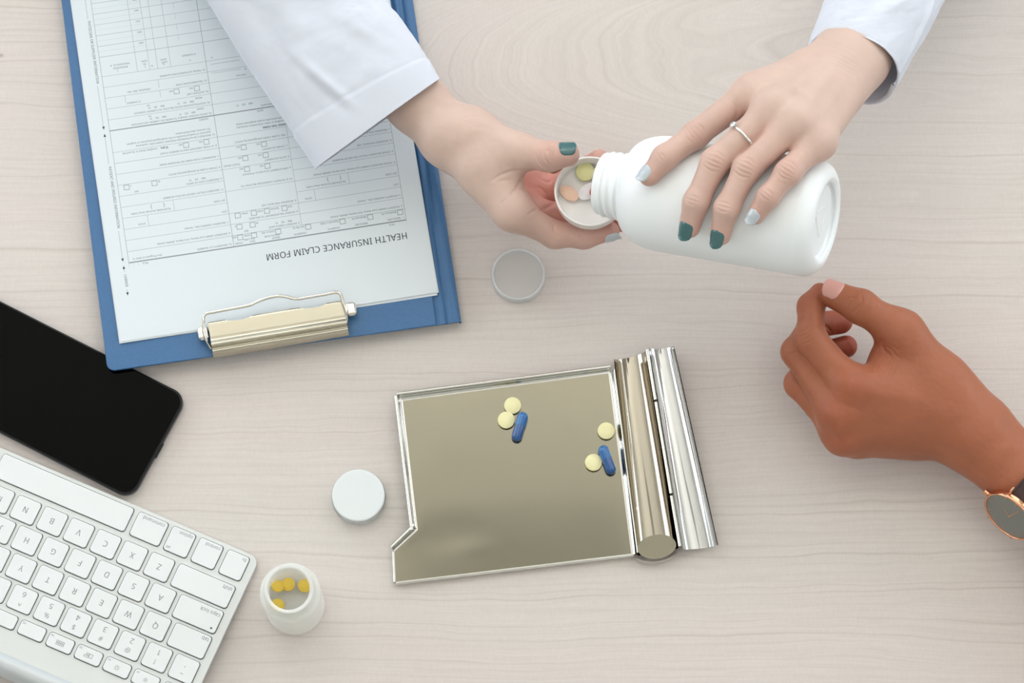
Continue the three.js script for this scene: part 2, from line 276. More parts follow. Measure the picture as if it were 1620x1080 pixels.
// ---------------------------------------------------------------- clipboard and forms
const clip = thing('clipboard', 'blue folding clipboard with a nickel clip holding the claim form', 'clipboard');
orient(clip, at(170, 587, 0.0138), at(730, 508, 0.0100), at(88, 0, 0.0102));
{
  const o = clip, blueTex = dataTex(256, 256, (x, y) => { const n = 1 + 0.03 * noise2(x * 0.5, y * 0.5, 5) + 0.02 * fbm2(x / 32, y / 32, 6); return [62 * n, 108 * n, 154 * n]; });
  blueTex.repeat.set(8, 8);
  const blue = mat('blue vinyl', new THREE.Color(1, 1, 1), 0.42, 0, { map: blueTex }), L = 0.33, WB = onPlane(730, 508, o).x, S0 = WB - 0.0165;
  const uvm = (g) => setUV(g, (x, y, z) => [x, z]);
  part('front_board', uvm(slab(roundRect(0, 0, S0, L, [0.005, 0.0005, 0.0005, 0.005]), -0.002, 0, 0.0005)), blue, o);
  const bk = new THREE.Shape(), n0 = onPlane(322, 568, o).x, n1 = onPlane(578, 532, o).x;
  bk.moveTo(0.004, 0.0008); bk.lineTo(n0 - 0.003, 0.0008); bk.quadraticCurveTo(n0, 0.0008, n0 + 0.001, 0.006); bk.lineTo(n0 + 0.002, 0.012); bk.lineTo(n1 - 0.002, 0.012); bk.lineTo(n1 - 0.001, 0.006); bk.quadraticCurveTo(n1, 0.0008, n1 + 0.003, 0.0008); bk.lineTo(WB - 0.001, 0.0008); bk.lineTo(WB - 0.001, L); bk.lineTo(0.004, L); bk.lineTo(0.0008, L - 0.004); bk.lineTo(0.0008, 0.005); bk.closePath();
  part('back_board', uvm(slab(bk, -0.0056, -0.0040, 0.0004)), blue, o, 'lower blue board with a notch under the clip');
  const prof = [[S0 - 0.0004, -0.0002], [S0 + 0.0006, -0.0012], [S0 + 0.0022, -0.0014], [S0 + 0.0036, -0.0006], [S0 + 0.0050, -0.0001], [S0 + 0.0062, -0.0004], [S0 + 0.0074, -0.0013], [S0 + 0.0090, -0.0013], [S0 + 0.0104, -0.0004], [S0 + 0.0122, 0], [WB - 0.0016, -0.0004], [WB - 0.0003, -0.0020], [WB, -0.0035], [WB - 0.0008, -0.0052]];
  const pc = smoothPts(prof, 60), lower = pc.map(([x, y]) => [x - 0.0006, y - 0.0009]).reverse(), ring = [...pc, ...lower, pc[0]];
  const spine = gridGeo(ring.length - 1, 8, (u, v) => { const q = ring[Math.round(u * (ring.length - 1))]; return V3(q[0], q[1], -v * L); });
  part('spine', uvm(spine), blue, o, 'grooved blue spine along the right side');
  // clip: sprung plate with a flat olive top, two rolled ridges and a front lip
  const a = onPlane(334, 541, o, 0.004), b = onPlane(548, 506, o, 0.004), dir = b.clone().sub(a).setY(0), len = dir.length(); dir.normalize(); const fw = V3(-dir.z, 0, dir.x); if (fw.z < 0) fw.negate();
  const P = (s, t, y) => a.clone().addScaledVector(dir, s).addScaledVector(fw, t).setY(y);
  const cp = [[-0.0128, 0.0067], [-0.0119, 0.0069], [-0.0095, 0.00692], [-0.006, 0.0069], [-0.003, 0.00688], [-0.0002, 0.0069], [0.0009, 0.0078], [0.0022, 0.0094], [0.0040, 0.0092], [0.0050, 0.0076], [0.0058, 0.0072], [0.0068, 0.0078], [0.0080, 0.0074], [0.0090, 0.0056], [0.0096, 0.0030], [0.0098, 0.0008]];
  const cs = smoothPts(cp.map(([x, y]) => [x + 1, y]), 70).map(([x, y]) => [x - 1, y]);
  const yAt = (t) => { let i = 0; while (i < cs.length - 2 && cs[i + 1][0] < t) i++; const k = clamp((t - cs[i][0]) / ((cs[i + 1][0] - cs[i][0]) || 1e-9), 0, 1); return lerp(cs[i][1], cs[i + 1][1], k); };
  const plate = gridGeo(80, 90, (u, v) => {
    const s = v * len; let e = -0.0128; for (const c of [0.020, len - 0.020]) { const d = (s - c) / 0.0090; if (Math.abs(d) < 1) e += 0.0017 * Math.sqrt(1 - d * d); }
    const t = lerp(e, 0.0099, u); return P(s, t, yAt(t));
  });
  const under = plate.clone(); under.translate(0, -0.0007, 0);
  part('clip_plate', strip([plate, under]), nickelPlate, o, 'nickel spring plate of the clip');
  for (const s of [-0.0042, len + 0.0042]) part('pivot_lug', new RoundedBoxGeometry(0.0072, 0.0075, 0.0095, 3, 0.0022).applyMatrix4(new THREE.Matrix4().makeBasis(dir, V3(0, 1, 0), dir.clone().cross(V3(0, 1, 0))).setPosition(P(s, -0.0062, 0.0044))), nickelM, o);
  // wire handle, lying folded back over the paper
  const z = 5.586, wp = [[248, 622, 4], [228, 590, 5], [200, 540, 8], [180, 460, 10], [177, 380, 11.5], [182, 334, 12.5], [203, 312, 12.8], [260, 300, 12.8], [400, 273, 13], [560, 243, 13], [600, 232, 13], [640, 212, 13], [720, 180, 13], [790, 163, 13], [850, 156, 13], [910, 163, 13], [975, 179, 13], [1020, 181, 13], [1080, 171, 13], [1240, 144, 13], [1345, 125, 13], [1380, 132, 12.8], [1396, 160, 12.5], [1412, 215, 11.5], [1430, 270, 10], [1443, 330, 8], [1440, 385, 5], [1422, 425, 4]].map(([x, y, h]) => onPlane(290 + x / z, 440 + y / z, o, h / 1000));
  part('wire_handle', tube(wp, 0.0011, 220, 10), nickelM, o, 'bent wire handle of the clip');
}
const PAPER = { w: 0, len: 0 };
{
  // print of the form, in millimetres on a letter sheet
  const mm = 7, cv = document.createElement('canvas'); cv.width = 1512; cv.height = 1953; const g = cv.getContext('2d'); g.scale(mm, mm);
  g.fillStyle = '#dfe6ea'; g.fillRect(0, 0, 216, 279);
  const ink = '#7a828a', T = (t, x, y, s = 1.9, al = 'left', c = ink, b = '') => { g.fillStyle = c; g.font = b + s + 'px sans-serif'; g.textAlign = al; g.textBaseline = 'alphabetic'; g.fillText(t, x, y); };
  const Ln = (x0, y0, x1, y1, w = 0.22, c = '#9aa1a8') => { g.strokeStyle = c; g.lineWidth = w; g.beginPath(); g.moveTo(x0, y0); g.lineTo(x1, y1); g.stroke(); };
  const Bx = (x, y, t, right) => { g.strokeStyle = '#7d848b'; g.lineWidth = 0.32; g.strokeRect(x, y, 3.5, 3.3); if (t) T(t, right ? x - 0.7 : x + 4.2, y + 2.7, 1.8, right ? 'right' : 'left'); };
  const L = 13.2, R = 202.6, B1 = L + 70.4, C1 = L + 117.8, Y0 = 53.4, h = 7.87, y = (r) => Y0 + r * h, Y1 = y(12);
  T('HEALTH INSURANCE CLAIM FORM', 14.0, 44.6, 6.35, 'left', '#2b3036');
  { g.font = '6.35px sans-serif'; }
  T('PICA', L + 8, Y0 - 1.3, 1.9); T('PICA', R - 13, Y0 - 1.3, 1.9); for (let i = 0; i < 3; i++) { Ln(L + i * 2.3, Y0 - 3, L + i * 2.3, Y0, 0.15, '#b9c0c5'); Ln(R - i * 3, Y0 - 3, R - i * 3, Y0, 0.15, '#b9c0c5'); }
  Ln(L, Y0, R, Y0, 0.75, '#868d94');
  for (let r = 1; r <= 10; r++) { if (![5].includes(r)) Ln(L, y(r), B1, y(r)); if (![4, 6].includes(r)) Ln(B1, y(r), C1, y(r)); Ln(C1, y(r), R, y(r)); }
  Ln(L, y(5), B1, y(5)); Ln(B1, y(1), B1, y(10)); Ln(C1, Y0, C1, y(24), 0.35); Ln(L, Y0, L, 262, 0.3); Ln(R, Y0, R, 262, 0.3);
  T('1.  MEDICARE', L + 1, Y0 + 2.4); T('MEDICAID', L + 26, Y0 + 2.4); T('CHAMPUS', L + 45, Y0 + 2.4); T('CHAMPVA', L + 68, Y0 + 2.4); T('GROUP', L + 86, Y0 + 2.0, 1.7); T('HEALTH PLAN', L + 86, Y0 + 3.9, 1.7); T('FECA', L + 103, Y0 + 2, 1.7); T('BLK LUNG', L + 103, Y0 + 3.9, 1.7); T('OTHER', L + 111.5, Y0 + 2.2, 1.7);
  [[1.5, '(Medicare #)'], [22, '(Medicaid #)'], [41, "(Sponsor's SSN)"], [64.5, '(VA File #)'], [85, '(SSN or ID)'], [101.5, '(SSN)'], [111, '(ID)']].forEach(([x, t]) => Bx(L + x, Y0 + 4.2, t));
  T("1a. INSURED'S I.D. NUMBER", C1 + 1, Y0 + 2.5); T('(For Program in Item 1)', R - 3, Y0 + 2.5, 1.9, 'right');
  T("2. PATIENT'S NAME (Last Name, First Name, Middle Initial)", L + 1, y(1) + 2.5); T("3. PATIENT'S BIRTH DATE", B1 + 1, y(1) + 2.2); T('MM     DD     YY', B1 + 6, y(1) + 4.3, 1.7); T('SEX', B1 + 36, y(1) + 2.2); Bx(B1 + 31, y(1) + 3.8, 'M', true); Bx(B1 + 40, y(1) + 3.8, 'F');
  T("4. INSURED'S NAME (Last Name, First Name, Middle Initial)", C1 + 1, y(1) + 2.5);
  T("5. PATIENT'S ADDRESS (No., Street)", L + 1, y(2) + 2.5); T('6. PATIENT RELATIONSHIP TO INSURED', B1 + 1, y(2) + 2.5); Bx(B1 + 8, y(2) + 4, 'Self', true); Bx(B1 + 20, y(2) + 4, 'Spouse', true); Bx(B1 + 29, y(2) + 4, 'Child', true); Bx(B1 + 40, y(2) + 4, 'Other', true);
  T("7. INSURED'S ADDRESS (No., Street)", C1 + 1, y(2) + 2.5);
  T('CITY', L + 1, y(3) + 2.5); T('STATE', B1 - 10, y(3) + 2.5); Ln(B1 - 12, y(3), B1 - 12, y(4)); T('8. RESERVED FOR NUCC USE', B1 + 1, y(3) + 2.5); T('CITY', C1 + 1, y(3) + 2.5); T('STATE', R - 15, y(3) + 2.5); Ln(R - 17, y(3), R - 17, y(4));
  T('ZIP CODE', L + 1, y(4) + 2.5); T('TELEPHONE (Include Area Code)', L + 36, y(4) + 2.5); Ln(L + 34, y(4), L + 34, y(5)); T('(        )', L + 39, y(4) + 6.6, 3.6); T('ZIP CODE', C1 + 1, y(4) + 2.5); T('TELEPHONE (Include Area Code)', C1 + 38, y(4) + 2.5); Ln(C1 + 36, y(4), C1 + 36, y(5)); T('(        )', C1 + 42, y(4) + 6.6, 3.6);
  T("9. OTHER INSURED'S NAME (Last Name, First Name, Middle Initial)", L + 1, y(5) + 2.5); T("10. IS PATIENT'S CONDITION RELATED TO:", B1 + 1, y(5) + 2.5); T("11. INSURED'S POLICY GROUP OR FECA NUMBER", C1 + 1, y(5) + 2.5);
  T("a. OTHER INSURED'S POLICY OR GROUP NUMBER", L + 1, y(6) + 2.5); T('a. EMPLOYMENT? (Current or Previous)', B1 + 1, y(6) + 2.5); T("a. INSURED'S DATE OF BIRTH", C1 + 1, y(6) + 2.2); T('MM     DD     YY', C1 + 12, y(6) + 4.3, 1.7); T('SEX', C1 + 58, y(6) + 2.2); Bx(C1 + 45, y(6) + 4, 'M', true); Bx(C1 + 64, y(6) + 4, 'F', true);
  T('b. RESERVED FOR NUCC USE', L + 1, y(7) + 2.5); T('b. AUTO ACCIDENT?', B1 + 1, y(7) + 2.5); T('PLACE (State)', B1 + 35, y(7) + 2.5); T('b. OTHER CLAIM ID (Designated by NUCC)', C1 + 1, y(7) + 2.5);
  T('c. RESERVED FOR NUCC USE', L + 1, y(8) + 2.5); T('c. OTHER ACCIDENT?', B1 + 1, y(8) + 2.5); T('c. INSURANCE PLAN NAME OR PROGRAM NAME', C1 + 1, y(8) + 2.5);
  for (const r of [6, 7, 8]) { Bx(B1 + 15, y(r) + 4, 'YES'); Bx(B1 + 29, y(r) + 4, 'NO'); }
  T('d. INSURANCE PLAN NAME OR PROGRAM NAME', L + 1, y(9) + 2.5); T('10d. CLAIM CODES (Designated by NUCC)', B1 + 1, y(9) + 2.5); T('d. IS THERE ANOTHER HEALTH BENEFIT PLAN?', C1 + 1, y(9) + 2.5); Bx(C1 + 6, y(9) + 4, 'YES'); Bx(C1 + 20, y(9) + 4, 'NO'); T('If yes,', C1 + 34, y(9) + 6.6, 1.9, 'left', '#3c4248', 'bold '); T('complete items 9, 9a and 9d.', C1 + 41, y(9) + 6.6);
  T('READ BACK OF FORM BEFORE COMPLETING & SIGNING THIS FORM.', L + 26, y(10) + 2.3, 1.9, 'left', '#4a5056', 'bold '); T("12. PATIENT'S OR AUTHORIZED PERSON'S SIGNATURE  I authorize the release of any medical or other information necessary", L + 1, y(10) + 4.7, 1.85); T('to process this claim. I also request payment of government benefits either to myself or to the party who accepts assignment below.', L + 4, y(10) + 6.9, 1.7); T('SIGNED', L + 5, y(12) - 1.2); T('DATE', L + 84, y(12) - 1.2); Ln(L + 14, y(12) - 1.2, L + 78, y(12) - 1.2);
  T("13. INSURED'S OR AUTHORIZED PERSON'S SIGNATURE I authorize", C1 + 1, y(10) + 2.6, 1.85); T('payment of medical benefits to the undersigned physician or supplier', C1 + 4, y(10) + 4.8, 1.85); T('for services described below.', C1 + 4, y(10) + 7.0, 1.85); T('SIGNED', C1 + 4, y(12) - 1.2);
  Ln(L, Y1, R, Y1, 0.7, '#868d94');
  for (let r = 13; r <= 17; r++) Ln(L, y(r), R, y(r)); Ln(L, y(18.8), R, y(18.8), 0.3);
  T('14. DATE OF CURRENT: ILLNESS, INJURY or PREGNANCY (LMP)', L + 1, y(12) + 2.4); T('15. OTHER DATE', B1 + 1, y(12) + 2.4); T('MM     DD     YY', B1 + 20, y(12) + 4.8, 1.7); T('16. DATES PATIENT UNABLE TO WORK IN CURRENT OCCUPATION', C1 + 1, y(12) + 2.4); T('MM     DD     YY                    MM     DD     YY', C1 + 12, y(12) + 4.6, 1.7); T('FROM', C1 + 6, y(12) + 6.6, 1.8); T('TO', C1 + 42, y(12) + 6.6, 1.8);
  T('17. NAME OF REFERRING PROVIDER OR OTHER SOURCE', L + 1, y(13) + 2.4); T('17a.', B1 + 1, y(13) + 2.4); T('17b.  NPI', B1 + 1, y(13) + 6.3); T('18. HOSPITALIZATION DATES RELATED TO CURRENT SERVICES', C1 + 1, y(13) + 2.4); T('MM     DD     YY                    MM     DD     YY', C1 + 12, y(13) + 4.6, 1.7); T('FROM', C1 + 6, y(13) + 6.6, 1.8); T('TO', C1 + 42, y(13) + 6.6, 1.8);
  T('19. ADDITIONAL CLAIM INFORMATION (Designated by NUCC)', L + 1, y(14) + 2.4); T('20. OUTSIDE LAB?', C1 + 1, y(14) + 2.4); T('$ CHARGES', C1 + 48, y(14) + 2.4); Bx(C1 + 7, y(14) + 3.7, 'YES'); Bx(C1 + 21, y(14) + 3.7, 'NO'); Ln(C1 + 34, y(14) + 3, C1 + 34, y(15)); Ln(C1 + 58, y(14) + 3, C1 + 58, y(15));
  T('21. DIAGNOSIS OR NATURE OF ILLNESS OR INJURY', L + 1, y(15) + 2.4); T('ICD Ind.', L + 92, y(15) + 2.4); ['A.', 'B.', 'C.', 'D.'].forEach((t, i) => { T(t, L + 4 + i * 29, y(15) + 6.4); T(['E.', 'F.', 'G.', 'H.'][i], L + 4 + i * 29, y(16) + 5); Ln(L + 8 + i * 29, y(15) + 6.6, L + 28 + i * 29, y(15) + 6.6); Ln(L + 8 + i * 29, y(16) + 5.2, L + 28 + i * 29, y(16) + 5.2); });
  T('22. RESUBMISSION CODE', C1 + 1, y(15) + 2.4); T('ORIGINAL REF. NO.', C1 + 40, y(15) + 2.4); Ln(C1 + 34, y(15) + 2, C1 + 34, y(16)); T('23. PRIOR AUTHORIZATION NUMBER', C1 + 1, y(16) + 2.4);
  T('24. A.   DATE(S) OF SERVICE', L + 1, y(17) + 2.4); T('From                      To', L + 8, y(17) + 4.6, 1.8); T('MM  DD  YY   MM  DD  YY', L + 2, y(17) + 7, 1.7); T('B.', L + 47, y(17) + 2.4); T('C.', L + 55, y(17) + 2.4); T('D. PROCEDURES, SERVICES, OR SUPPLIES', L + 62, y(17) + 2.4, 1.8); T('CPT/HCPCS       MODIFIER', L + 66, y(17) + 6.8, 1.8); T('E.', C1 - 5, y(17) + 2.4); T('F.', C1 + 10, y(17) + 3); T('$ CHARGES', C1 + 6, y(17) + 6.8); T('G.', C1 + 28, y(17) + 3); T('DAYS', C1 + 26, y(17) + 5, 1.6); T('UNITS', C1 + 26, y(17) + 7, 1.6); T('H.', C1 + 36, y(17) + 3); T('I.', C1 + 41, y(17) + 3); T('ID.', C1 + 40.5, y(17) + 5); T('QUAL', C1 + 39.5, y(17) + 7, 1.7); T('J.', C1 + 60, y(17) + 3); T('RENDERING', C1 + 53, y(17) + 5.2, 1.9); T('PROVIDER ID. #', C1 + 51.5, y(17) + 7.4, 1.9);
  for (const x of [45, 53, 61, 86]) Ln(L + x, y(17), L + x, y(24)); for (const x of [24, 33, 38.5, 47]) Ln(C1 + x, y(17), C1 + x, y(24));
  for (let r = 0; r < 6; r++) { const yy = y(18.8 + r * 1); Ln(L, yy + h, R, yy + h, 0.24); Ln(C1 + 38.5, yy + h / 2, R, yy + h / 2, 0.12, '#b5bcc1'); T('NPI', C1 + 40.2, yy + 6.6, 1.9); for (const x of [7, 14, 22, 29, 36]) Ln(L + x, yy + h * 0.55, L + x, yy + h, 0.14); Ln(C1 + 16, yy + h * 0.5, C1 + 16, yy + h, 0.14); }
  T('25. FEDERAL TAX I.D. NUMBER', L + 1, y(24.8) + 2.4); T("26. PATIENT'S ACCOUNT NO.", B1 - 15, y(24.8) + 2.4); T('28. TOTAL CHARGE', C1 + 1, y(24.8) + 2.4); T('29. AMOUNT PAID', C1 + 36, y(24.8) + 2.4); Ln(L, y(25.8), R, y(25.8)); T('31. SIGNATURE OF PHYSICIAN OR SUPPLIER', L + 1, y(25.8) + 2.4);
  const side = (t, ya, yb, s = 2.3) => { g.font = s + 'px sans-serif'; const len = g.measureText(t).width, m = (ya + yb) / 2; g.save(); g.translate(R + 4.6, m); g.rotate(-Math.PI / 2); g.fillStyle = '#5d646a'; g.textAlign = 'center'; g.fillText(t, 0, 0); g.restore(); for (const [p, q] of [[ya, m - len / 2 - 1.5], [m + len / 2 + 1.5, yb]]) { Ln(R + 3.8, p, R + 3.8, q, 0.18, '#7b8288'); } g.fillStyle = '#3c4248'; for (const [p, d] of [[ya, 1], [yb, -1]]) { g.beginPath(); g.moveTo(R + 3.8, p); g.lineTo(R + 2.9, p + d * 2.2); g.lineTo(R + 4.7, p + d * 2.2); g.fill(); } };
  side('CARRIER', 31, Y0 - 1.5); side('PATIENT AND INSURED INFORMATION', Y0 + 1.5, Y1 - 1.5, 2.55); side('PHYSICIAN OR SUPPLIER INFORMATION', Y1 + 1.5, 262, 2.55);
  const tex = new THREE.CanvasTexture(cv); tex.colorSpace = THREE.SRGBColorSpace;
  const o = clip, q0 = onPlane(190, 541, o, 0.0008), q1 = onPlane(693, 462, o, 0.0008), X = q1.clone().sub(q0).setY(0); PAPER.w = X.length(); PAPER.len = PAPER.w * 279 / 216; X.normalize(); const Zb = V3(X.z, 0, -X.x); if (Zb.z > 0) Zb.negate();
  const printed = mat('printed form paper', new THREE.Color(1, 1, 1), 0.85, 0, { map: tex }), blank = mat('white paper', srgb(222, 227, 231), 0.85);
  const sheet = (name, label, y, dx, dz, rot, m) => {
    const s = thing(name, label, 'paper'); s.position.copy(clip.position); s.quaternion.copy(clip.quaternion); s.updateMatrixWorld(true);
    const f = (u, v) => { const c = (u - 0.5) * PAPER.w * rot; const lift = 0.0006 * noise2(u * 2.2, v * 2.5, 9) + 0.0012 * sstep(0.06, 0.35, v) * Math.abs(u - 0.5) ** 2 * 3; return q0.clone().addScaledVector(X, u * PAPER.w + dx).addScaledVector(Zb, v * PAPER.len + dz + c).setY(y + Math.max(0, lift) + 0.0002); };
    const g1 = gridGeo(24, 30, f); setUV(g1, (x, yy, z, i) => { const u = (i % 25) / 24, v = Math.floor(i / 25) / 30; return [1 - u, 1 - v]; });
    const g2 = gridGeo(24, 30, (u, v) => f(u, v).add(V3(0, -0.00018, 0))); setUV(g2, () => [0.02, 0.98]);
    const N = 24, rim = []; for (const [ga, gb] of [[(t) => [t, 0], 1], [(t) => [t, 1], 1], [(t) => [0, t], 1], [(t) => [1, t], 1]]) rim.push(setUV(gridGeo(N, 1, (u, v) => f(...ga(u)).add(V3(0, -0.00018 * v, 0))), () => [0.02, 0.98]));
    part('sheet', strip([g1, g2, ...rim]), m, s); return s;
  };
  sheet('paper_sheet', 'blank white bottom sheet whose edge peeks out under the claim form by the clip', 0.0001, -0.0006, -0.0014, -0.004, blank);
  sheet('paper_sheet', 'blank white middle sheet directly beneath the printed claim form', 0.0005, 0.0005, -0.0007, 0.003, blank);
  sheet('claim_form', 'printed health insurance claim form lying upside down on the blue clipboard', 0.0009, 0, 0, 0, printed);
}

// ---------------------------------------------------------------- pill counting tray
const tray = thing('pill_counting_tray', 'polished steel pill counting tray with pouring spout and side trough', 'tray');
const PLATE = 0.0056;
{
  const o = tray, p = at(626, 622, 0.012); orient(o, V3(p.x, 0, p.z), V3(...at(970, 580, 0.012).setY(0).toArray()), V3(...at(640, 500, 0.012).setY(0).toArray()));
  const dn = (x, y, h) => onPlane(x, y, o, h), e = (a, b) => a.clone().lerp(b, 0.5);
  // plate outline at plate height
  const TL = dn(637, 634, PLATE), TR = dn(966, 590, PLATE), BR = dn(1002, 875, PLATE), BL = dn(626, 920, PLATE), S1 = dn(661, 838, PLATE), S2 = dn(624, 872, PLATE);
  const left = (v) => v < 0.72 ? TL.clone().lerp(S1, v / 0.72) : v < 0.84 ? S1.clone().lerp(S2, (v - 0.72) / 0.12) : S2.clone().lerp(BL, (v - 0.84) / 0.16);
  const right = (v) => TR.clone().lerp(BR, v);
  const dent = (q, amp) => { const a = dn(690, 850, PLATE), d = q.clone().sub(a); let y = 0; const x = d.x, z = d.z;
    y += -0.00013 * Math.exp(-((x - 0.004) ** 2 / 0.0005 + z * z / 0.00016)); y += 0.00010 * Math.exp(-((x - 0.02) ** 2 / 0.0002 + (z - 0.012) ** 2 / 0.00008)); y += 0.00005 * noise2(q.x * 35, q.z * 35, 77); return y * amp; };
  const f = (u, v) => { const q = left(v).lerp(right(v), u); q.y = PLATE + dent(q, sstep(0, 0.06, u) * sstep(1, 0.94, u) * sstep(0, 0.06, v)) - 0.0022 * Math.pow(clamp((0.02 - v) / 0.02, 0, 1), 2) * 0; return q; };
  const NV = 100, vs = (j) => j / NV, gTop = gridGeo(110, NV, (u, v) => f(u, vs(Math.round(v * NV)))), gBot = gTop.clone().translate(0, -0.0008, 0);
  part('plate', strip([gTop, gBot]), plateM, o, 'flat brushed plate of the tray');
  // rims: swept profile (outward, up) with a rolled top
  const rimProf = (hh, out) => { const r = out * 0.8, w = hh - 0.0012, raw = [...arcPts(0, r, r, -90, -8, 12), [out * 0.86, w * 0.75], [out * 0.92, w], ...arcPts(out * 0.92 + 0.0011, w, 0.0011, 180, -20, 10)], o = []; for (let i = 0; i <= 24; i++) { const f = i / 24 * (raw.length - 1), k = Math.min(Math.floor(f), raw.length - 2), t = f - k; o.push([lerp(raw[k][0], raw[k + 1][0], t), lerp(raw[k][1], raw[k + 1][1], t)]); } return o; };
  const rim = (a, b, hh, out, h2 = hh, out2 = out, nn) => { const d = b.clone().sub(a).setY(0).normalize(), n = nn ?? V3(-d.z, 0, d.x), P1 = rimProf(hh, out), P2 = rimProf(h2, out2); return gridGeo(24, 12, (u, v) => { const i = Math.round(u * 24), x = lerp(P1[i][0], P2[i][0], v), y = lerp(P1[i][1], P2[i][1], v); return a.clone().lerp(b, v).addScaledVector(n, x).setY(PLATE + y); }); };
  const outT = V3(0, 0, -1), outL = V3(-1, 0, 0.1).normalize(), outS = V3(-0.62, 0, -0.78);
  part('rim', rim(TL.clone().add(V3(-0.003, 0, 0)), TR, 0.0068, 0.0030, 0.0068, 0.0024, outT), steelM, o, 'raised back rim');
  part('rim', rim(TL.clone().add(V3(0, 0, -0.003)), S1, 0.0066, 0.0032, 0.0062, 0.0030, outL), steelM, o, 'raised left rim');
  part('rim', rim(S1, S2, 0.0062, 0.0024, 0.0050, 0.0020, outS), steelM, o, 'slanted rim at the pouring spout');
  // folded hem under the open front edge and spout edge
  const hem = (a, b, n) => { const q = smoothPts([[1, 0], [1.0012, -0.0003], [1.0018, -0.0014], [1.0014, -0.0030], [1.0004, -0.0048]], 16); return gridGeo(16, 20, (u, v) => { const s = q[Math.round(u * 16)]; return a.clone().lerp(b, v).addScaledVector(n, s[0] - 1).setY(PLATE + s[1]); }); };
  part('front_hem', hem(BL, BR, V3(0.0, 0, 1)), steelM, o, 'folded front edge');
  part('spout_hem', hem(S2, BL, V3(-1, 0, 0)), steelM, o, 'folded edge of the pouring spout');
  // wall between plate and trough
  part('divider', gridGeo(20, 30, (u, v) => { const q = TR.clone().add(V3(0, 0, -0.001)).lerp(BR.clone().add(V3(0, 0, 0.0008)), v), s = smoothPts([[0.9985, 0], [1.0000, 0.0004], [1.0008, 0.0013], [1.0013, 0.0030], [1.0016, 0.0054], [1.0020, 0.0064], [1.0026, 0.0064], [1.0030, 0.0054], [1.0031, 0.0036]], 20)[Math.round(u * 20)]; q.x += s[0] - 1; q.y = PLATE + s[1]; return q; }), steelM, o, 'bright upright wall beside the trough');
  // trough: near half pipe from top end to bottom end
  const a0 = dn(971, 566, 0.012), a1 = dn(1022, 553, 0.0125), b0 = dn(1005, 876, 0.012), b1 = dn(1074, 865, 0.0135);
  const pipe = (p0, p1, q0, q1, dep0, dep1, ease = 0.85) => gridGeo(48, 60, (u, v) => { const s = p0.clone().lerp(q0, v), t = p1.clone().lerp(q1, v), th = Math.PI * u, dep = lerp(dep0, dep1, v), x = 0.5 - 0.5 * Math.cos(th) * 1, yy = -dep * Math.pow(Math.sin(th), ease); const q = s.lerp(t, x); q.y += yy + (0.00010 * noise2(u * 13 + 2, v * 2, 8) + 0.00003 * noise2(u * 31, v * 3, 18)) * Math.sin(th); return q; });
  part('trough', strip([pipe(a0, a1, b0, b1, 0.0108, 0.0120), pipe(a0, a1, b0, b1, 0.0112, 0.0124)]), mat('polished steel trough', srgb(190, 182, 168), 0.05, 1), o, 'half-round counting trough');
  // hinge edge with two cuts, then the opened lid
  const hg = (v) => a1.clone().lerp(b1, v), segs = [[0, 0.26], [0.268, 0.735], [0.743, 1]];
  for (const [v0, v1] of segs) part('hinge', tube([hg(v0 + 0.002), hg((v0 + v1) / 2), hg(v1 - 0.002)].map((q) => q.clone().add(V3(0.0006, 0.0006, 0))), 0.0011, 20, 10), steelM, o, 'rolled hinge barrel');
  const l0 = dn(1026, 549, 0.0128), l1 = dn(1066, 546, 0.0145), m0 = dn(1078, 867, 0.0138), m1 = dn(1136, 861, 0.0150);
  part('lid', strip([pipe(l0, l1, m0, m1, 0.0072, 0.0088, 0.9), pipe(l0, l1, m0, m1, 0.0076, 0.0092, 0.9)]), mat('polished steel lid', srgb(216, 216, 216), 0.05, 1), o, 'curved trough lid folded open to the right');
  // end of the trough: slanted disc and skirt under it
  const c = b0.clone().lerp(b1, 0.5), ax = b1.clone().sub(b0).setY(0).normalize(), r = b0.distanceTo(b1) / 2, tilt = 0.62;
  const disc = new THREE.CylinderGeometry(r * 0.88, r * 0.88, 0.0008, 48); disc.scale(1, 1, 0.62); disc.applyMatrix4(new THREE.Matrix4().makeBasis(ax, V3(0, 1, 0), V3(-ax.z, 0, ax.x))); disc.rotateX(0.12); disc.translate(c.x + 0.0004, 0.0098, c.z - 0.0030);
  part('end_cap', disc, plateM, o, 'round end plate of the trough');
  part('end_skirt', gridGeo(40, 6, (u, v) => { const th = Math.PI * (0.02 + 0.96 * u); return c.clone().addScaledVector(ax, -Math.cos(th) * r * 0.97).add(V3(0, lerp(0.0088, 0.0012, v) - 0.0100 * 0 - c.y, Math.sin(th) * 0.0062 + v * 0.0008)).setY(lerp(0.0085, 0.0010, v)); }), steelM, o, 'rounded skirt closing the trough end');
}

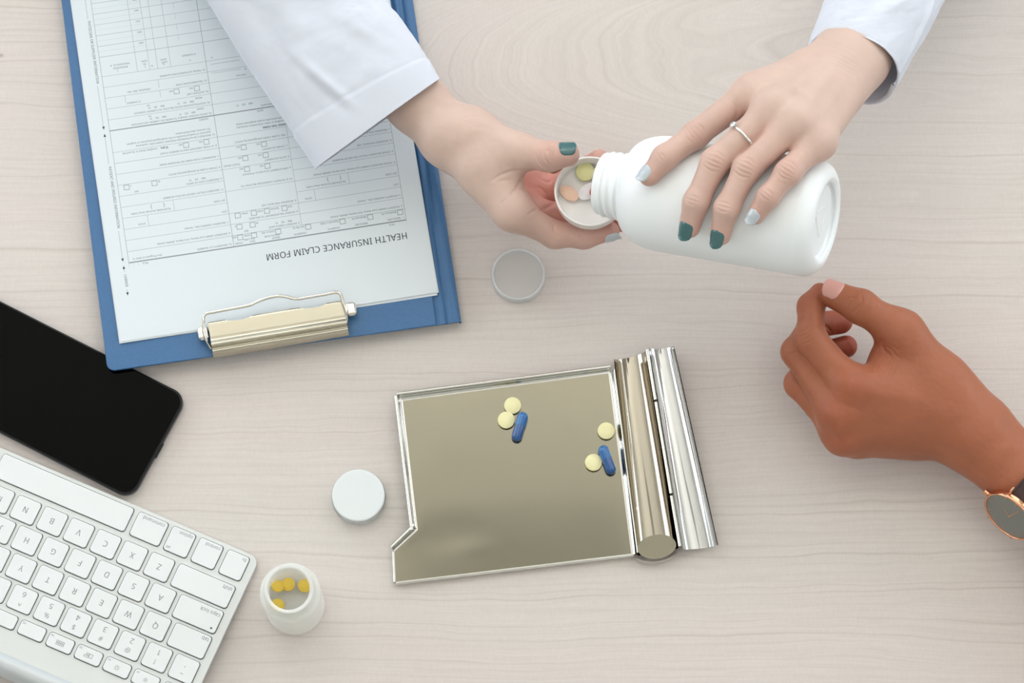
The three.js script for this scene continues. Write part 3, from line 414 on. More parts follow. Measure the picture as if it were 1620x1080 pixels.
// ---------------------------------------------------------------- tablets and capsules
const yellowTab = mat('pale yellow tablet', srgb(244, 236, 184), 0.5), deepTab = mat('deep yellow tablet', srgb(248, 212, 84), 0.6);
function tabletGeo(r, t) { const e = t * 0.28, b = 0.0004; return lathe(smoothPts([[0, 0.0], [r * 0.5, t * 0.06], [r - b * 2, t * 0.5 - e], [r, t * 0.5 - e + b], [r, t * 0.5 + e - b], [r - b * 2, t * 0.5 + e], [r * 0.5, t * 0.94], [0.00001, t]], 30), 40); }
{
  const y = PLATE + 0.0002, P = (x, yy) => { const q = at(x, yy, PLATE + 0.003); q.y = y; return q; };
  const G = 'pale yellow tablets on the steel tray';
  const t0 = thing('tablet', 'round pale yellow tablet on the tray, upper one of the touching pair beside a capsule', 'pill', P(811, 641), 0, G);
  part('tablet_body', tabletGeo(0.0055, 0.0042), yellowTab, t0);
  copyOf(t0, P(801, 664), 0.4, 'round pale yellow tablet on the tray, lower-left one of the touching pair beside a capsule');
  copyOf(t0, P(959, 681), 1, 'round pale yellow tablet on the tray, alone above the right capsule near the trough');
  copyOf(t0, P(939, 731), 2, 'round pale yellow tablet on the tray touching the left side of the right capsule');
  const R = 0.0037, gel = mat('glossy blue gelatine', srgb(16, 104, 172), 0.08, 0, { clearcoat: 1, clearcoatRoughness: 0.05 }), gel2 = mat('glossy dark blue gelatine', srgb(10, 80, 146), 0.08, 0, { clearcoat: 1, clearcoatRoughness: 0.05 });
  const half = (r, l) => lathe([[0.00001, l], ...arcPts(0, l - r, r, 88, 0, 12), [r, 0], [r - 0.0002, 0]], 32);
  const cap = thing('capsule', 'glossy blue capsule on the tray beside two touching yellow tablets', 'capsule', V3(), 0, 'blue capsules on the steel tray');
  part('capsule_cap', half(R, 0.0095).rotateZ(-Math.PI / 2).translate(-0.0006, R, 0), gel, cap); part('capsule_body', half(R * 0.955, 0.0112).rotateZ(Math.PI / 2).translate(0, R, 0), gel2, cap);
  const lay = (o, x0, y0, x1, y1) => { const a = at(x0, y0, PLATE + R), b = at(x1, y1, PLATE + R); o.position.set((a.x + b.x) / 2, y, (a.z + b.z) / 2); o.rotation.y = Math.atan2(-(b.z - a.z), b.x - a.x); o.updateMatrixWorld(true); };
  lay(cap, 817, 692, 829, 652);
  lay(copyOf(cap, null, undefined, 'glossy blue capsule on the tray near the trough, tilted between two separate tablets'), 967, 744, 952, 705);
}

// ---------------------------------------------------------------- small open bottle, its tablets, caps
{
  const p = at(467, 958, 0.0), r = 0.0192, H0 = 0.066, o = thing('pill_bottle', 'small open white pill bottle standing at the bottom, yellow tablets inside', 'bottle', p);
  const pearl = mat('translucent white plastic', srgb(250, 250, 246), 0.42, 0, { transmission: 0.42, thickness: 0, ior: 1.4 });
  const out = [[0.00001, 0.0006], [r - 0.003, 0.0006], ...arcPts(r - 0.0024, 0.0024, 0.0024, -90, 0), [r * 1.0, 0.02], [r * 1.01, H0 - 0.020], ...arcPts(r * 1.01 - 0.0042, H0 - 0.0165, 0.0042, 0, 82, 8), [0.0161, H0 - 0.0118], [0.0161, H0 - 0.0102], [0.0168, H0 - 0.0094], [0.0168, H0 - 0.0080], [0.0160, H0 - 0.0072], [0.0158, H0 - 0.0052], [0.0165, H0 - 0.0044], [0.0165, H0 - 0.0034], [0.0157, H0 - 0.0026], [0.0157, H0 - 0.0008], ...arcPts(0.0149, H0 - 0.0008, 0.0008, 0, 90, 4)];
  const inn = [[0.0138, H0], [0.0130, H0 - 0.0008], [0.0130, H0 - 0.011]];
  part('bottle_body', lathe([...out, ...inn], 96), pearl, o);
  const G = 'deep yellow tablets inside the small bottle', P = (x, y) => at(x, y, 0.005).setY(0.0027);
  const t0 = thing('tablet', 'deep yellow round tablet in the small bottle, middle one of three in a row', 'pill', P(456, 924), 0, G); part('tablet_body', tabletGeo(0.0043, 0.0036), deepTab, t0);
  copyOf(t0, P(482, 926), 0.5, 'deep yellow round tablet in the small bottle, at the right of the mouth');
  const t2 = copyOf(t0, P(438, 929), 1, 'deep yellow tablet in the small bottle leaning against its left wall'); t2.position.y += 0.002; t2.rotation.z = -0.5;
  const t3 = copyOf(t0, P(439, 957), 2, 'deep yellow tablet in the small bottle half hidden under the lower left lip'); 
}
{
  const p = at(568, 788, 0.0), r = 0.0172, h = 0.0108, o = thing('bottle_cap', 'solid white round screw cap lying left of the steel tray', 'cap', p);
  part('cap_top', lathe([[r, 0], [r, h - 0.0024], ...arcPts(r - 0.0012, h - 0.0012, 0.0012, 0, 90, 6), [r - 0.003, h], [0.00001, h - 0.0001]], 96), whiteM, o);
  part('cap_skirt', gridGeo(216, 1, (u, v) => { const a = u * 2 * Math.PI, q = r + 0.00022 + 0.00022 * Math.cos(a * 72); return V3(Math.cos(a) * q, lerp(0.0004, h - 0.0032, v), Math.sin(a) * q); }), whiteM, o, 'finely ribbed side of the cap');
}
{
  const p = at(820, 439, 0.0), r = 0.0176, h = 0.009, o = thing('clear_lid', 'frosted translucent round lid on the desk below the hand holding the cup', 'lid', p);
  const frost = mat('frosted clear plastic', srgb(236, 238, 238), 0.38, 0, { transparent: true, opacity: 0.30 }), edge = mat('frosted clear plastic edge', srgb(240, 243, 243), 0.3, 0, { transparent: true, opacity: 0.55 });
  part('lid_top', lathe([[0.00001, h - 0.0010], [r - 0.0022, h - 0.0010], [r - 0.0014, h - 0.0002]], 80), frost, o); part('lid_wall', lathe([[r - 0.0014, h - 0.0002], [r - 0.0007, h], [r, h - 0.0007], [r, 0.0004], [r - 0.001, 0.0003], [r - 0.0012, h - 0.0014]], 80), edge, o);
}

// ---------------------------------------------------------------- large white bottle, tilted, held over the cup
const BT = { L: 0.150, R: 0.0366 };
BT.base = at(1308, 349, 0.152); BT.neck = at(952, 290, 0.108); BT.axis = BT.neck.clone().sub(BT.base); BT.len = BT.axis.length(); BT.axis.normalize();
{
  const o = thing('large_bottle', 'large white plastic bottle held tilted over the cup by the ringed hand', 'bottle', BT.base); o.quaternion.setFromUnitVectors(V3(0, 1, 0), BT.axis); o.updateMatrixWorld(true);
  const L = BT.len, R = BT.R, m = mat('satin white plastic', srgb(243, 246, 247), 0.34);
  const el = (n) => { const q = []; for (let i = 0; i <= n; i++) { const a = i / n * Math.PI / 2; q.push([0.0220 + (R - 0.0220) * Math.cos(a), L - 0.044 + 0.0255 * Math.sin(a)]); } return q; };
  const pts = [[0.00001, 0.0042], [0.0215, 0.0042], ...arcPts(0.0215, 0.0062, 0.002, -90, -45, 3).map(([x, y]) => [x, y]), [0.0245, 0.0034], ...arcPts(0.0255, 0.0022, 0.0014, 150, 260, 6), ...arcPts(R - 0.0105, 0.0105, 0.0105, -88, 0, 14), [R, 0.03], [R, 0.06], ...el(16), [0.0212, L - 0.0180], [0.0208, L - 0.0172], ...arcPts(0.0204, L - 0.0150, 0.0014, -60, 60, 6), [0.0204, L - 0.0128], [0.0201, L - 0.0112], ...arcPts(0.0203, L - 0.0094, 0.0011, -70, 70, 6), [0.0200, L - 0.0075], [0.0199, L - 0.0062], ...arcPts(0.0201, L - 0.0050, 0.0010, -70, 70, 6), [0.0198, L - 0.0035], [0.0199, L - 0.0012], ...arcPts(0.0189, L - 0.0010, 0.0010, 0, 90, 4), [0.0178, L], [0.0176, L - 0.016], [R - 0.0016, L - 0.044], [R - 0.0016, 0.012], [R - 0.008, 0.006], [0.00001, 0.0058]];
  part('bottle_body', lathe(pts, 128), m, o);
  // embossed triangle in the recess of the base
  const e = [0, 1, 2].map((i) => { const a = 0.5 + i * 2 * Math.PI / 3, b = 0.5 + (i + 0.86) * 2 * Math.PI / 3; return tube([V3(Math.cos(a) * 0.011, 0.0042, Math.sin(a) * 0.011), V3((Math.cos(a) + Math.cos(b)) * 0.0055, 0.0042, (Math.sin(a) + Math.sin(b)) * 0.0055), V3(Math.cos(b) * 0.011, 0.0042, Math.sin(b) * 0.011)], 0.0004, 12, 8); });
  e.forEach((g) => part('embossed_bar', g, m, o, 'raised triangle mark on the base'));
}

// ---------------------------------------------------------------- cup held under the bottle, with pills in it
const CUP = { top: 0.085, depth: 0.014, r: 0.0232 };
CUP.c = at(934, 302, CUP.top); 
{
  const o = thing('pill_cup', 'shallow white round cup with mixed pills, held under the bottle mouth', 'cup', V3(CUP.c.x, CUP.top - CUP.depth, CUP.c.z)), r = CUP.r, h = CUP.depth;
  const m = mat('cream white plastic', srgb(248, 244, 240), 0.45);
  part('cup_body', lathe([[0.00001, 0], [r - 0.003, 0], ...arcPts(r - 0.0026, 0.0016, 0.0016, -90, 0, 5), [r - 0.0004, h - 0.002], ...arcPts(r - 0.0007, h - 0.0007, 0.0007, 0, 180, 8), [r - 0.0022, 0.0028], [r - 0.0038, 0.0014], [0.00001, 0.0013]], 96), m, o);
  const F = CUP.top - CUP.depth + 0.0015, P = (x, y, k = 0) => at(x, y, F + 0.002).setY(F + k);
  const a = thing('tablet', 'round pale yellow tablet lying in the held cup nearest the thumb', 'pill', P(926, 272)); part('tablet_body', tabletGeo(0.0060, 0.0044), mat('lime yellow tablet', srgb(240, 238, 176), 0.6), a);
  const oval = (name, label, x, y, turn, L, Wd, color, k = 0) => { const q = thing(name, label, 'pill', P(x, y, k), turn); part('tablet_body', tabletGeo(1, 1).scale(L, 0.0042, Wd), mat(label.split(' ').slice(0, 2).join(' ') + ' coat', color, 0.5), q); return q; };
  oval('oval_tablet', 'peach oval tablet lying at the left side of the held cup', 900.5, 306, -0.62, 0.0067, 0.0042, srgb(246, 206, 180));
  oval('oval_tablet', 'white oval tablet in the held cup, partly under the bottle mouth', 931, 303, 0.62, 0.0074, 0.0046, srgb(246, 242, 242), 0.0001);
  const rc = thing('red_capsule', 'glossy red capsule in the held cup at the edge of the bottle mouth', 'capsule', P(943, 299, 0.0042), 1.2); const gm = mat('glossy red gelatine', srgb(200, 48, 52), 0.15, 0, { clearcoat: 1, clearcoatRoughness: 0.06 });
  part('capsule_shell', new THREE.CapsuleGeometry(0.003, 0.008, 10, 24).rotateZ(Math.PI / 2).translate(0, 0.003, 0), gm, rc);
  const fl = thing('tablet', 'pale cream tablet at the bottle mouth just dropping into the held cup', 'pill', P(945, 276, 0.001), 0.3); part('tablet_body', tabletGeo(0.0042, 0.0036), mat('cream tablet', srgb(236, 234, 200), 0.55), fl);
}

// ---------------------------------------------------------------- bodies: joints with radii, joined by smooth minima and meshed on a grid
const smin = (a, b, k) => { const h = Math.max(k - Math.abs(a - b), 0) / k; return Math.min(a, b) - h * h * k * 0.25; };
// bone: a, b, ra, rb, optional n (flat direction) and flat (0..1), optional waist
function bone(a, b, ra, rb, o = {}) { const d = b.clone().sub(a); return { a, d, dd: d.lengthSq() || 1e-12, ra, rb, ...o, R: Math.max(ra, rb), c: a.clone().addScaledVector(d, 0.5), reach: d.length() / 2 + Math.max(ra, rb) }; }
const far = (B, x, y, z, lim) => { const px = x - B.c.x, py = y - B.c.y, pz = z - B.c.z, l = B.reach + lim; return l > 0 && px * px + py * py + pz * pz > l * l; };
function dBone(B, x, y, z) {
  let px = x - B.a.x, py = y - B.a.y, pz = z - B.a.z, s = 1;
  if (B.n) { s = B.flat; const q = (px * B.n.x + py * B.n.y + pz * B.n.z) * (1 / s - 1); px += B.n.x * q; py += B.n.y * q; pz += B.n.z * q; }
  const h = clamp((px * B.d.x + py * B.d.y + pz * B.d.z) / B.dd, 0, 1), qx = px - B.d.x * h, qy = py - B.d.y * h, qz = pz - B.d.z * h;
  let r = B.ra + (B.rb - B.ra) * h; if (B.waist) r -= B.waist * Math.sin(Math.PI * h);
  return (Math.sqrt(qx * qx + qy * qy + qz * qz) - r) * (B.n ? lerp(1, s, 0.5) : 1);
}
function bodyField(S) {   // S: { palm: bones, k, fingers: [{ bones, k, kp }], kf, creases: [{ a, b, w, depth }], fine }
  const grooves = S.creases ?? [];
  for (const F of S.fingers) { const b = new THREE.Box3(); for (const B of F.bones) for (const q of [B.a, B.a.clone().add(B.d)]) b.expandByPoint(q); F.c = b.getCenter(V3()); F.reach = Math.max(...F.bones.flatMap((B) => [B.a.distanceTo(F.c) + B.ra, B.a.clone().add(B.d).distanceTo(F.c) + B.rb])); }
  const BIN = 0.008, bins = new Map(), key = (a, b, c) => (a + 512) * 1048576 + (b + 512) * 1024 + c + 512;
  for (const G of grooves) { const r = 3 * G.w, e = G.a.clone().add(G.d), lo = G.a.clone().min(e).subScalar(r), hi = G.a.clone().max(e).addScalar(r); for (let a = Math.floor(lo.x / BIN); a <= hi.x / BIN; a++) for (let b = Math.floor(lo.y / BIN); b <= hi.y / BIN; b++) for (let c = Math.floor(lo.z / BIN); c <= hi.z / BIN; c++) { const k = key(a, b, c); if (!bins.has(k)) bins.set(k, []); bins.get(k).push(G); } }
  return (x, y, z, detail = true) => {
    let p = 1e9; for (const B of S.palm) { const k = B.k ?? S.k; if (far(B, x, y, z, p + k)) continue; p = smin(p, dBone(B, x, y, z), k); }
    let all = p;
    for (const F of S.fingers) { let f = 1e9; if (far(F, x, y, z, Math.max(all, p) + 0.012)) continue; for (const B of F.bones) f = smin(f, dBone(B, x, y, z), F.k ?? 0.004); const kp = F.kp ?? 0.009; if (f - p >= kp) continue; const j = smin(p, f, kp); all = smin(all, j, Math.max((S.kf ?? 0.0018) * sstep(kp, 0, f - p), 1e-6)); }
    if (!detail || Math.abs(all) > 0.004) return all;
    let id = -1, most = 0;
    for (const G of bins.get(key(Math.floor(x / BIN), Math.floor(y / BIN), Math.floor(z / BIN))) ?? []) {   // segments of one crease lie together in a bin
      if (far(G, x, y, z, 0)) continue; const px = x - G.a.x, py = y - G.a.y, pz = z - G.a.z, h = clamp((px * G.d.x + py * G.d.y + pz * G.d.z) / G.dd, 0, 1), qx = px - G.d.x * h, qy = py - G.d.y * h, qz = pz - G.d.z * h;
      const q = (qx * qx + qy * qy + qz * qz) / (G.w * G.w); if (q < 9) { const e = lerp(G.depth, G.depth1, h) * Math.exp(-q); if (G.id !== id) { all += most; id = G.id; most = e; } else if (Math.abs(e) > Math.abs(most)) most = e; }
    }
    all += most;
    return all + (S.fine ?? 0.00006) * noise3(x * 420, y * 420, z * 420) + 0.00022 * noise3(x * 90, y * 90, z * 90);
  };
}
function groove(a, b, w, depth, depth1) { const d = b.clone().sub(a); return { a, d, dd: d.lengthSq() || 1e-12, w, depth, depth1, c: a.clone().addScaledVector(d, 0.5), reach: d.length() / 2 + 3 * w }; }
let creases = 0;
// a crease drawn over the surface f along a path of pixels, shallow at its ends
function crease(list, f, pts, w = 0.0007, depth = 0.0006, flatEnds = 0.25) {
  const cv = new THREE.CatmullRomCurve3(pts.map((p) => V3(p[0], p[1], 0)), false, 'centripetal'), n = Math.max(4, Math.ceil(cv.getLength() / 5)), o = camera.position, hits = [];
  for (let i = 0; i <= n; i++) { const q = cv.getPoint(i / n), d = at(q.x, q.y, 0).sub(o).normalize(); let t = 1.9, ok = false; for (let k = 0; k < 90; k++) { const v = f(o.x + d.x * t, o.y + d.y * t, o.z + d.z * t, false); if (v < 0.00003) { ok = true; break; } t += v * 0.85; if (t > 2.6) break; } hits.push(ok ? o.clone().addScaledVector(d, t) : null); }
  const g = (i) => depth * (flatEnds + (1 - flatEnds) * Math.sin(Math.PI * clamp(i / n, 0, 1)));
  for (let i = 0; i < n; i++) if (hits[i] && hits[i + 1] && hits[i].distanceTo(hits[i + 1]) < 0.012) list.push(Object.assign(groove(hits[i], hits[i + 1], w, g(i), g(i + 1)), { id: creases }));
  creases++;
}
// surface nets on a sparse grid, then each vertex is pulled onto the surface
function meshField(f, lo, hi, cell, colour) {
  const nx = Math.ceil((hi.x - lo.x) / cell) + 1, ny = Math.ceil((hi.y - lo.y) / cell) + 1, nz = Math.ceil((hi.z - lo.z) / cell) + 1, val = new Float32Array(nx * ny * nz).fill(1), id = (i, j, k) => (k * ny + j) * nx + i, BL = 8, blocks = [];
  for (let k = 0; k < nz; k += BL) for (let j = 0; j < ny; j += BL) for (let i = 0; i < nx; i += BL) {
    const d = f(lo.x + (i + BL / 2) * cell, lo.y + (j + BL / 2) * cell, lo.z + (k + BL / 2) * cell, false), near = Math.abs(d) < cell * BL * 0.87 * 1.7 + 0.004;
    for (let c = k; c < Math.min(k + BL, nz); c++) for (let b = j; b < Math.min(j + BL, ny); b++) for (let a = i; a < Math.min(i + BL, nx); a++) val[id(a, b, c)] = near ? f(lo.x + a * cell, lo.y + b * cell, lo.z + c * cell) : d;
    if (near) blocks.push([i, j, k]);
  }
  const vid = new Int32Array(nx * ny * nz).fill(-1), P = [], idx = [];
  for (const [i0, j0, k0] of blocks) for (let k = k0; k < Math.min(k0 + BL, nz - 1); k++) for (let j = j0; j < Math.min(j0 + BL, ny - 1); j++) for (let i = i0; i < Math.min(i0 + BL, nx - 1); i++) {
    let m = 0, sx = 0, sy = 0, sz = 0, n = 0; const v = [];
    for (let c = 0; c < 8; c++) { v[c] = val[id(i + (c & 1), j + ((c >> 1) & 1), k + (c >> 2))]; if (v[c] < 0) m |= 1 << c; }
    if (m === 0 || m === 255) continue;
    for (let a = 0; a < 8; a++) for (const e of [1, 2, 4]) { if (a & e) continue; const b = a | e; if ((v[a] < 0) === (v[b] < 0)) continue; const t = v[a] / (v[a] - v[b]); sx += (a & 1) + (e === 1 ? t : 0); sy += ((a >> 1) & 1) + (e === 2 ? t : 0); sz += (a >> 2) + (e === 4 ? t : 0); n++; }
    vid[id(i, j, k)] = P.length / 3; P.push(lo.x + (i + sx / n) * cell, lo.y + (j + sy / n) * cell, lo.z + (k + sz / n) * cell);
  }
  for (const [i0, j0, k0] of blocks) for (let k = Math.max(k0, 1); k < Math.min(k0 + BL, nz - 1); k++) for (let j = Math.max(j0, 1); j < Math.min(j0 + BL, ny - 1); j++) for (let i = Math.max(i0, 1); i < Math.min(i0 + BL, nx - 1); i++) {
    const s = val[id(i, j, k)] < 0;
    for (let ax = 0; ax < 3; ax++) {
      const t = val[ax === 0 ? id(i + 1, j, k) : ax === 1 ? id(i, j + 1, k) : id(i, j, k + 1)] < 0; if (s === t) continue;
      const q = ax === 0 ? [id(i, j - 1, k - 1), id(i, j, k - 1), id(i, j, k), id(i, j - 1, k)] : ax === 1 ? [id(i - 1, j, k - 1), id(i - 1, j, k), id(i, j, k), id(i, j, k - 1)] : [id(i - 1, j - 1, k), id(i, j - 1, k), id(i, j, k), id(i - 1, j, k)];
      const [a, b, c, d] = q.map((w) => vid[w]); if (a < 0 || b < 0 || c < 0 || d < 0) continue;
      if (s) idx.push(a, b, c, a, c, d); else idx.push(a, c, b, a, d, c);
    }
  }
  const N = [], C = [], e = 0.0003;
  for (let i = 0; i < P.length; i += 3) {
    let [x, y, z] = [P[i], P[i + 1], P[i + 2]], gx, gy, gz;
    for (let r = 0; r < 2; r++) { const d = f(x, y, z); gx = f(x + e, y, z) - f(x - e, y, z); gy = f(x, y + e, z) - f(x, y - e, z); gz = f(x, y, z + e) - f(x, y, z - e); const l = Math.hypot(gx, gy, gz) || 1; gx /= l; gy /= l; gz /= l; if (r === 0) { const st = clamp(d, -cell, cell) * 0.9; x -= gx * st; y -= gy * st; z -= gz * st; } }
    P[i] = x; P[i + 1] = y; P[i + 2] = z; N.push(gx, gy, gz); if (colour) C.push(...colour(x, y, z, gx, gy, gz));
  }
  const g = new THREE.BufferGeometry(); g.setAttribute('position', new THREE.Float32BufferAttribute(P, 3)); g.setAttribute('normal', new THREE.Float32BufferAttribute(N, 3)); if (colour) g.setAttribute('color', new THREE.Float32BufferAttribute(C, 3)); g.setIndex(idx); return g;
}
function bounds(S, pad = 0.006) { const b = new THREE.Box3(); for (const B of [...S.palm, ...S.fingers.flatMap((F) => F.bones)]) for (const q of [B.a, B.a.clone().add(B.d)]) b.union(new THREE.Box3(q.clone().subScalar(B.R + pad), q.clone().addScalar(B.R + pad))); return b; }
// chain of joints -> finger bones; each joint [point, radius]
const chain = (js, waist = 0.0002) => js.slice(1).map((j, i) => bone(js[i][0], j[0], js[i][1], j[1], { waist: i < js.length - 2 ? waist : 0 }));
// a nail laid onto the surface f: centre c on the finger axis, dir towards the tip, n outwards
function nailGeo(f, c, dir, n, len, half, r, free = 0.0012) {
  const d = dir.clone().normalize(), nn = n.clone().addScaledVector(d, -n.dot(d)).normalize(), s = d.clone().cross(nn), NU = 22, NV = 26;
  const hit = (p, a) => { const rad = nn.clone().multiplyScalar(Math.cos(a)).addScaledVector(s, Math.sin(a)); let t = r * 1.9; for (let i = 0; i < 24; i++) { const q = p.clone().addScaledVector(rad, t), v = f(q.x, q.y, q.z, false); t -= v * 0.8; if (v < 0.00002 || t < 0) break; } return [p.clone().addScaledVector(rad, Math.max(t, r * 0.5)), rad]; };
  const mid = hit(c.clone().addScaledVector(d, -len * 0.15), 0)[0].sub(c).dot(nn);
  const top = (lift) => (u, v) => {
    const uu = u * 2 - 1, vv = v * 2 - 1; const wid = vv < 0 ? Math.pow(Math.max(0, 1 - Math.pow(-vv, 3.2)), 0.42) : Math.pow(Math.max(0, 1 - Math.pow(vv, 3.6)), 0.45);
    const a = uu * half * wid, base = c.clone().addScaledVector(d, vv * len / 2 + (1 - uu * uu) * (vv > 0 ? 0.0006 * vv : -0.0005));
    let [q, rad] = hit(base, a);
    const flat = c.clone().addScaledVector(d, base.clone().sub(c).dot(d)).addScaledVector(rad, mid * lerp(1, 0.985, Math.max(0, vv)));
    q = q.lerp(flat, vv > -0.2 ? sstep(-0.2, 0.9, vv) * 0.9 : 0);
    const edge = Math.max(Math.abs(uu) ** 5, vv < 0 ? Math.abs(vv) ** 6 : 0);
    return q.addScaledVector(rad, lift + 0.0005 * (1 - edge) - 0.00025 * edge);
  };
  return strip([gridGeo(NU, NV, top(0.0001)), gridGeo(NU, NV, top(-0.0005))]);
}
const J = (x, y, h) => at(x, y, h);
function skinColour(base, spots, speck = 0.05) {
  return (x, y, z) => {
    let [r, g, b] = base; const n = 1 + speck * (0.6 * noise3(x * 60, y * 60, z * 60) + 0.4 * noise3(x * 230, y * 230, z * 230)), m = 0.5 * noise3(x * 34 + 9, y * 34, z * 34) + 0.3 * noise3(x * 150 + 4, y * 150, z * 150); let k = 0.05 * m;
    for (const [p, rad, amt] of spots) { const q = ((x - p.x) ** 2 + (y - p.y) ** 2 + (z - p.z) ** 2) / (rad * rad); if (q < 6) k += amt * Math.exp(-q); }
    k = clamp(k, -0.2, 0.75); return [r * n * (1 - 0.10 * Math.max(k, 0)), g * n * (1 - 0.62 * k), b * n * (1 - 0.66 * k)];
  };
}
const skinM = (name, rough = 0.44) => mat(name, new THREE.Color(1, 1, 1), rough, 0, { vertexColors: true, sheen: 0.25, sheenRoughness: 0.5, sheenColor: new THREE.Color(0.9, 0.6, 0.5), specularIntensity: 0.7 });

// ---------------------------------------------------------------- the doctor: both arms reach in from the top of the picture
const UP = V3(0, 1, 0);
const onBottle = (x, y, r) => {   // where the sight line through a pixel first comes within R + r of the bottle's axis
  const o = camera.position, d = at(x, y, 0).sub(o).normalize(), a = BT.axis, w = o.clone().sub(BT.base), dp = d.clone().addScaledVector(a, -d.dot(a)), wp = w.clone().addScaledVector(a, -w.dot(a));
  const A = dp.lengthSq(), B = 2 * dp.dot(wp), C = wp.lengthSq() - (BT.R + r) ** 2, D = B * B - 4 * A * C;
  return o.clone().addScaledVector(d, D > 0 ? (-B - Math.sqrt(D)) / (2 * A) : -B / (2 * A));
};
const z2 = (x, y, h) => J(940 + x / 2.454, 20 + y / 2.454, h), z2b = (x, y, r) => onBottle(940 + x / 2.454, 20 + y / 2.454, r);
const z1 = (x, y, h) => J(600 + x / 3.1775, 80 + y / 3.1775, h);
const left = {}, right = {};
{ // her left hand, on the bottle
  const mI = z2(612, 308, 0.166), mM = z2(700, 372, 0.180), mR = z2(786, 425, 0.184), mP = z2(868, 500, 0.181);
  const idx = [[mI, 0.0098], [z2b(394, 474, 0.0096), 0.0083], [z2b(274, 562, 0.0084), 0.0076], [z2b(213, 634, 0.0068), 0.0064]];
  const mid = [[mM, 0.0102], [z2b(470, 580, 0.0106), 0.0086], [z2b(396, 735, 0.0088), 0.0077], [z2b(370, 832, 0.0068), 0.0067]];
  const rng = [[mR, 0.0099], [z2b(592, 605, 0.0106), 0.0084], [z2b(514, 762, 0.0088), 0.0075], [z2b(489, 862, 0.0066), 0.0064]];
  const pnk = [[mP, 0.0092], [z2b(752, 622, 0.0095), 0.0077], [z2b(676, 714, 0.0080), 0.0067], [z2b(627, 786, 0.0060), 0.0058]];
  const wR = z2(955, 150, 0.126), wM = z2(1002, 152, 0.127), wU = z2(1062, 190, 0.123);
  const elbow = J(1480, -190, 0.058), cuffC = J(1378, 36, 0.104), n = V3(0.25, 0.8, -0.45).normalize();
  const tM = J(1252, 152, 0.128), tI = J(1226, 202, 0.098), tT = J(1190, 256, 0.083);
  const palm = [bone(wR, mI, 0.0125, 0.0102), bone(wM, mM, 0.0140, 0.0104), bone(wM.clone().lerp(wU, 0.5), mR, 0.0135, 0.0100), bone(wU, mP, 0.0115, 0.0094), bone(mI.clone().lerp(wR, 0.12).add(V3(0, -0.004, 0)), mM.clone().add(V3(0, -0.004, 0)), 0.0078, 0.0088), bone(mM.clone().add(V3(0, -0.004, 0)), mR.clone().add(V3(0, -0.004, 0)), 0.0088, 0.0086), bone(mR.clone().add(V3(0, -0.004, 0)), mP.clone().add(V3(0, -0.004, 0)), 0.0086, 0.0080),
    bone(wM.clone().add(V3(0.001, -0.003, -0.002)), cuffC, 0.0200, 0.0195, { n, flat: 0.74, k: 0.014 }), bone(cuffC, elbow, 0.0165, 0.026, { k: 0.010 }), bone(wR.clone().add(V3(0, -0.014, 0)), tM, 0.0125, 0.0110), bone(wU.clone().add(V3(0, -0.010, 0)), mP.clone().add(V3(-0.004, -0.016, -0.002)), 0.012, 0.0095), bone(wM.clone().add(V3(0, -0.014, 0)), mM.clone().add(V3(0, -0.016, -0.006)), 0.013, 0.009)];
  const S = { palm, k: 0.0095, kf: 0.0016, creases: [], fine: 0.00006, fingers: [{ bones: chain(idx), kp: 0.009 }, { bones: chain(mid), kp: 0.009 }, { bones: chain(rng), kp: 0.009 }, { bones: chain(pnk), kp: 0.009 }, { bones: chain([[tM, 0.0110], [tI, 0.0095], [tT, 0.0082]]), kp: 0.010 }] };
  const f0 = bodyField({ ...S, creases: [] }), P2 = (x, y) => [940 + x / 2.454, 20 + y / 2.454], cz = (pts, w, d) => crease(S.creases, f0, pts.map(([x, y]) => P2(x, y)), w, d);
  // wrinkles over the finger joints: [x, y, half length, direction across the finger (degrees), how many, gap along the finger]
  for (const [x, y, half, deg, n, gap, dep] of [[392, 468, 36, 52, 5, 14, 0.0007], [262, 560, 22, 50, 2, 13, 0.0004], [466, 578, 38, 22, 5, 15, 0.0007], [384, 728, 32, 18, 3, 13, 0.00055], [584, 600, 38, 25, 5, 15, 0.0007], [503, 755, 32, 15, 3, 13, 0.00055], [748, 612, 38, 32, 5, 13, 0.00065], [668, 704, 30, 38, 3, 12, 0.00055]]) {
    const c = Math.cos(deg * Math.PI / 180), s = Math.sin(deg * Math.PI / 180);
    for (let i = 0; i < n; i++) { const k = i - (n - 1) / 2, ox = -s * k * gap + 3 * (rnd() - 0.5), oy = c * k * gap + 3 * (rnd() - 0.5), hl = half * (1 - 0.10 * Math.abs(k)) * (0.8 + 0.3 * rnd()), bow = 4.5 * k; cz([[x + ox - c * hl, y + oy - s * hl], [x + ox - s * bow, y + oy + c * bow], [x + ox + c * hl, y + oy + s * hl]], 0.00062, dep * (0.6 + 0.5 * rnd())); }
  }
  for (let i = 0; i < 7; i++) cz([[900 + 8 * i - 30, 100 + 17 * i], [960 - 2 * i, 128 + 17 * i], [1040, 178 + 17 * i]].map(([x, y]) => [x + 8 * rnd(), y + 8 * rnd()]), 0.0010, 0.00022);
  cz([[541, 350], [553, 385], [548, 425]], 0.0009, 0.0006); cz([[551, 340], [560, 372], [556, 410]], 0.0007, 0.0004);
  for (const q of [[[640, 350], [760, 285], [880, 200]], [[720, 400], [830, 320], [940, 220]], [[800, 470], [900, 380], [990, 260]]]) cz(q, 0.0042, -0.0007);     // tendons
  left.f = bodyField(S); const bb = bounds(S);
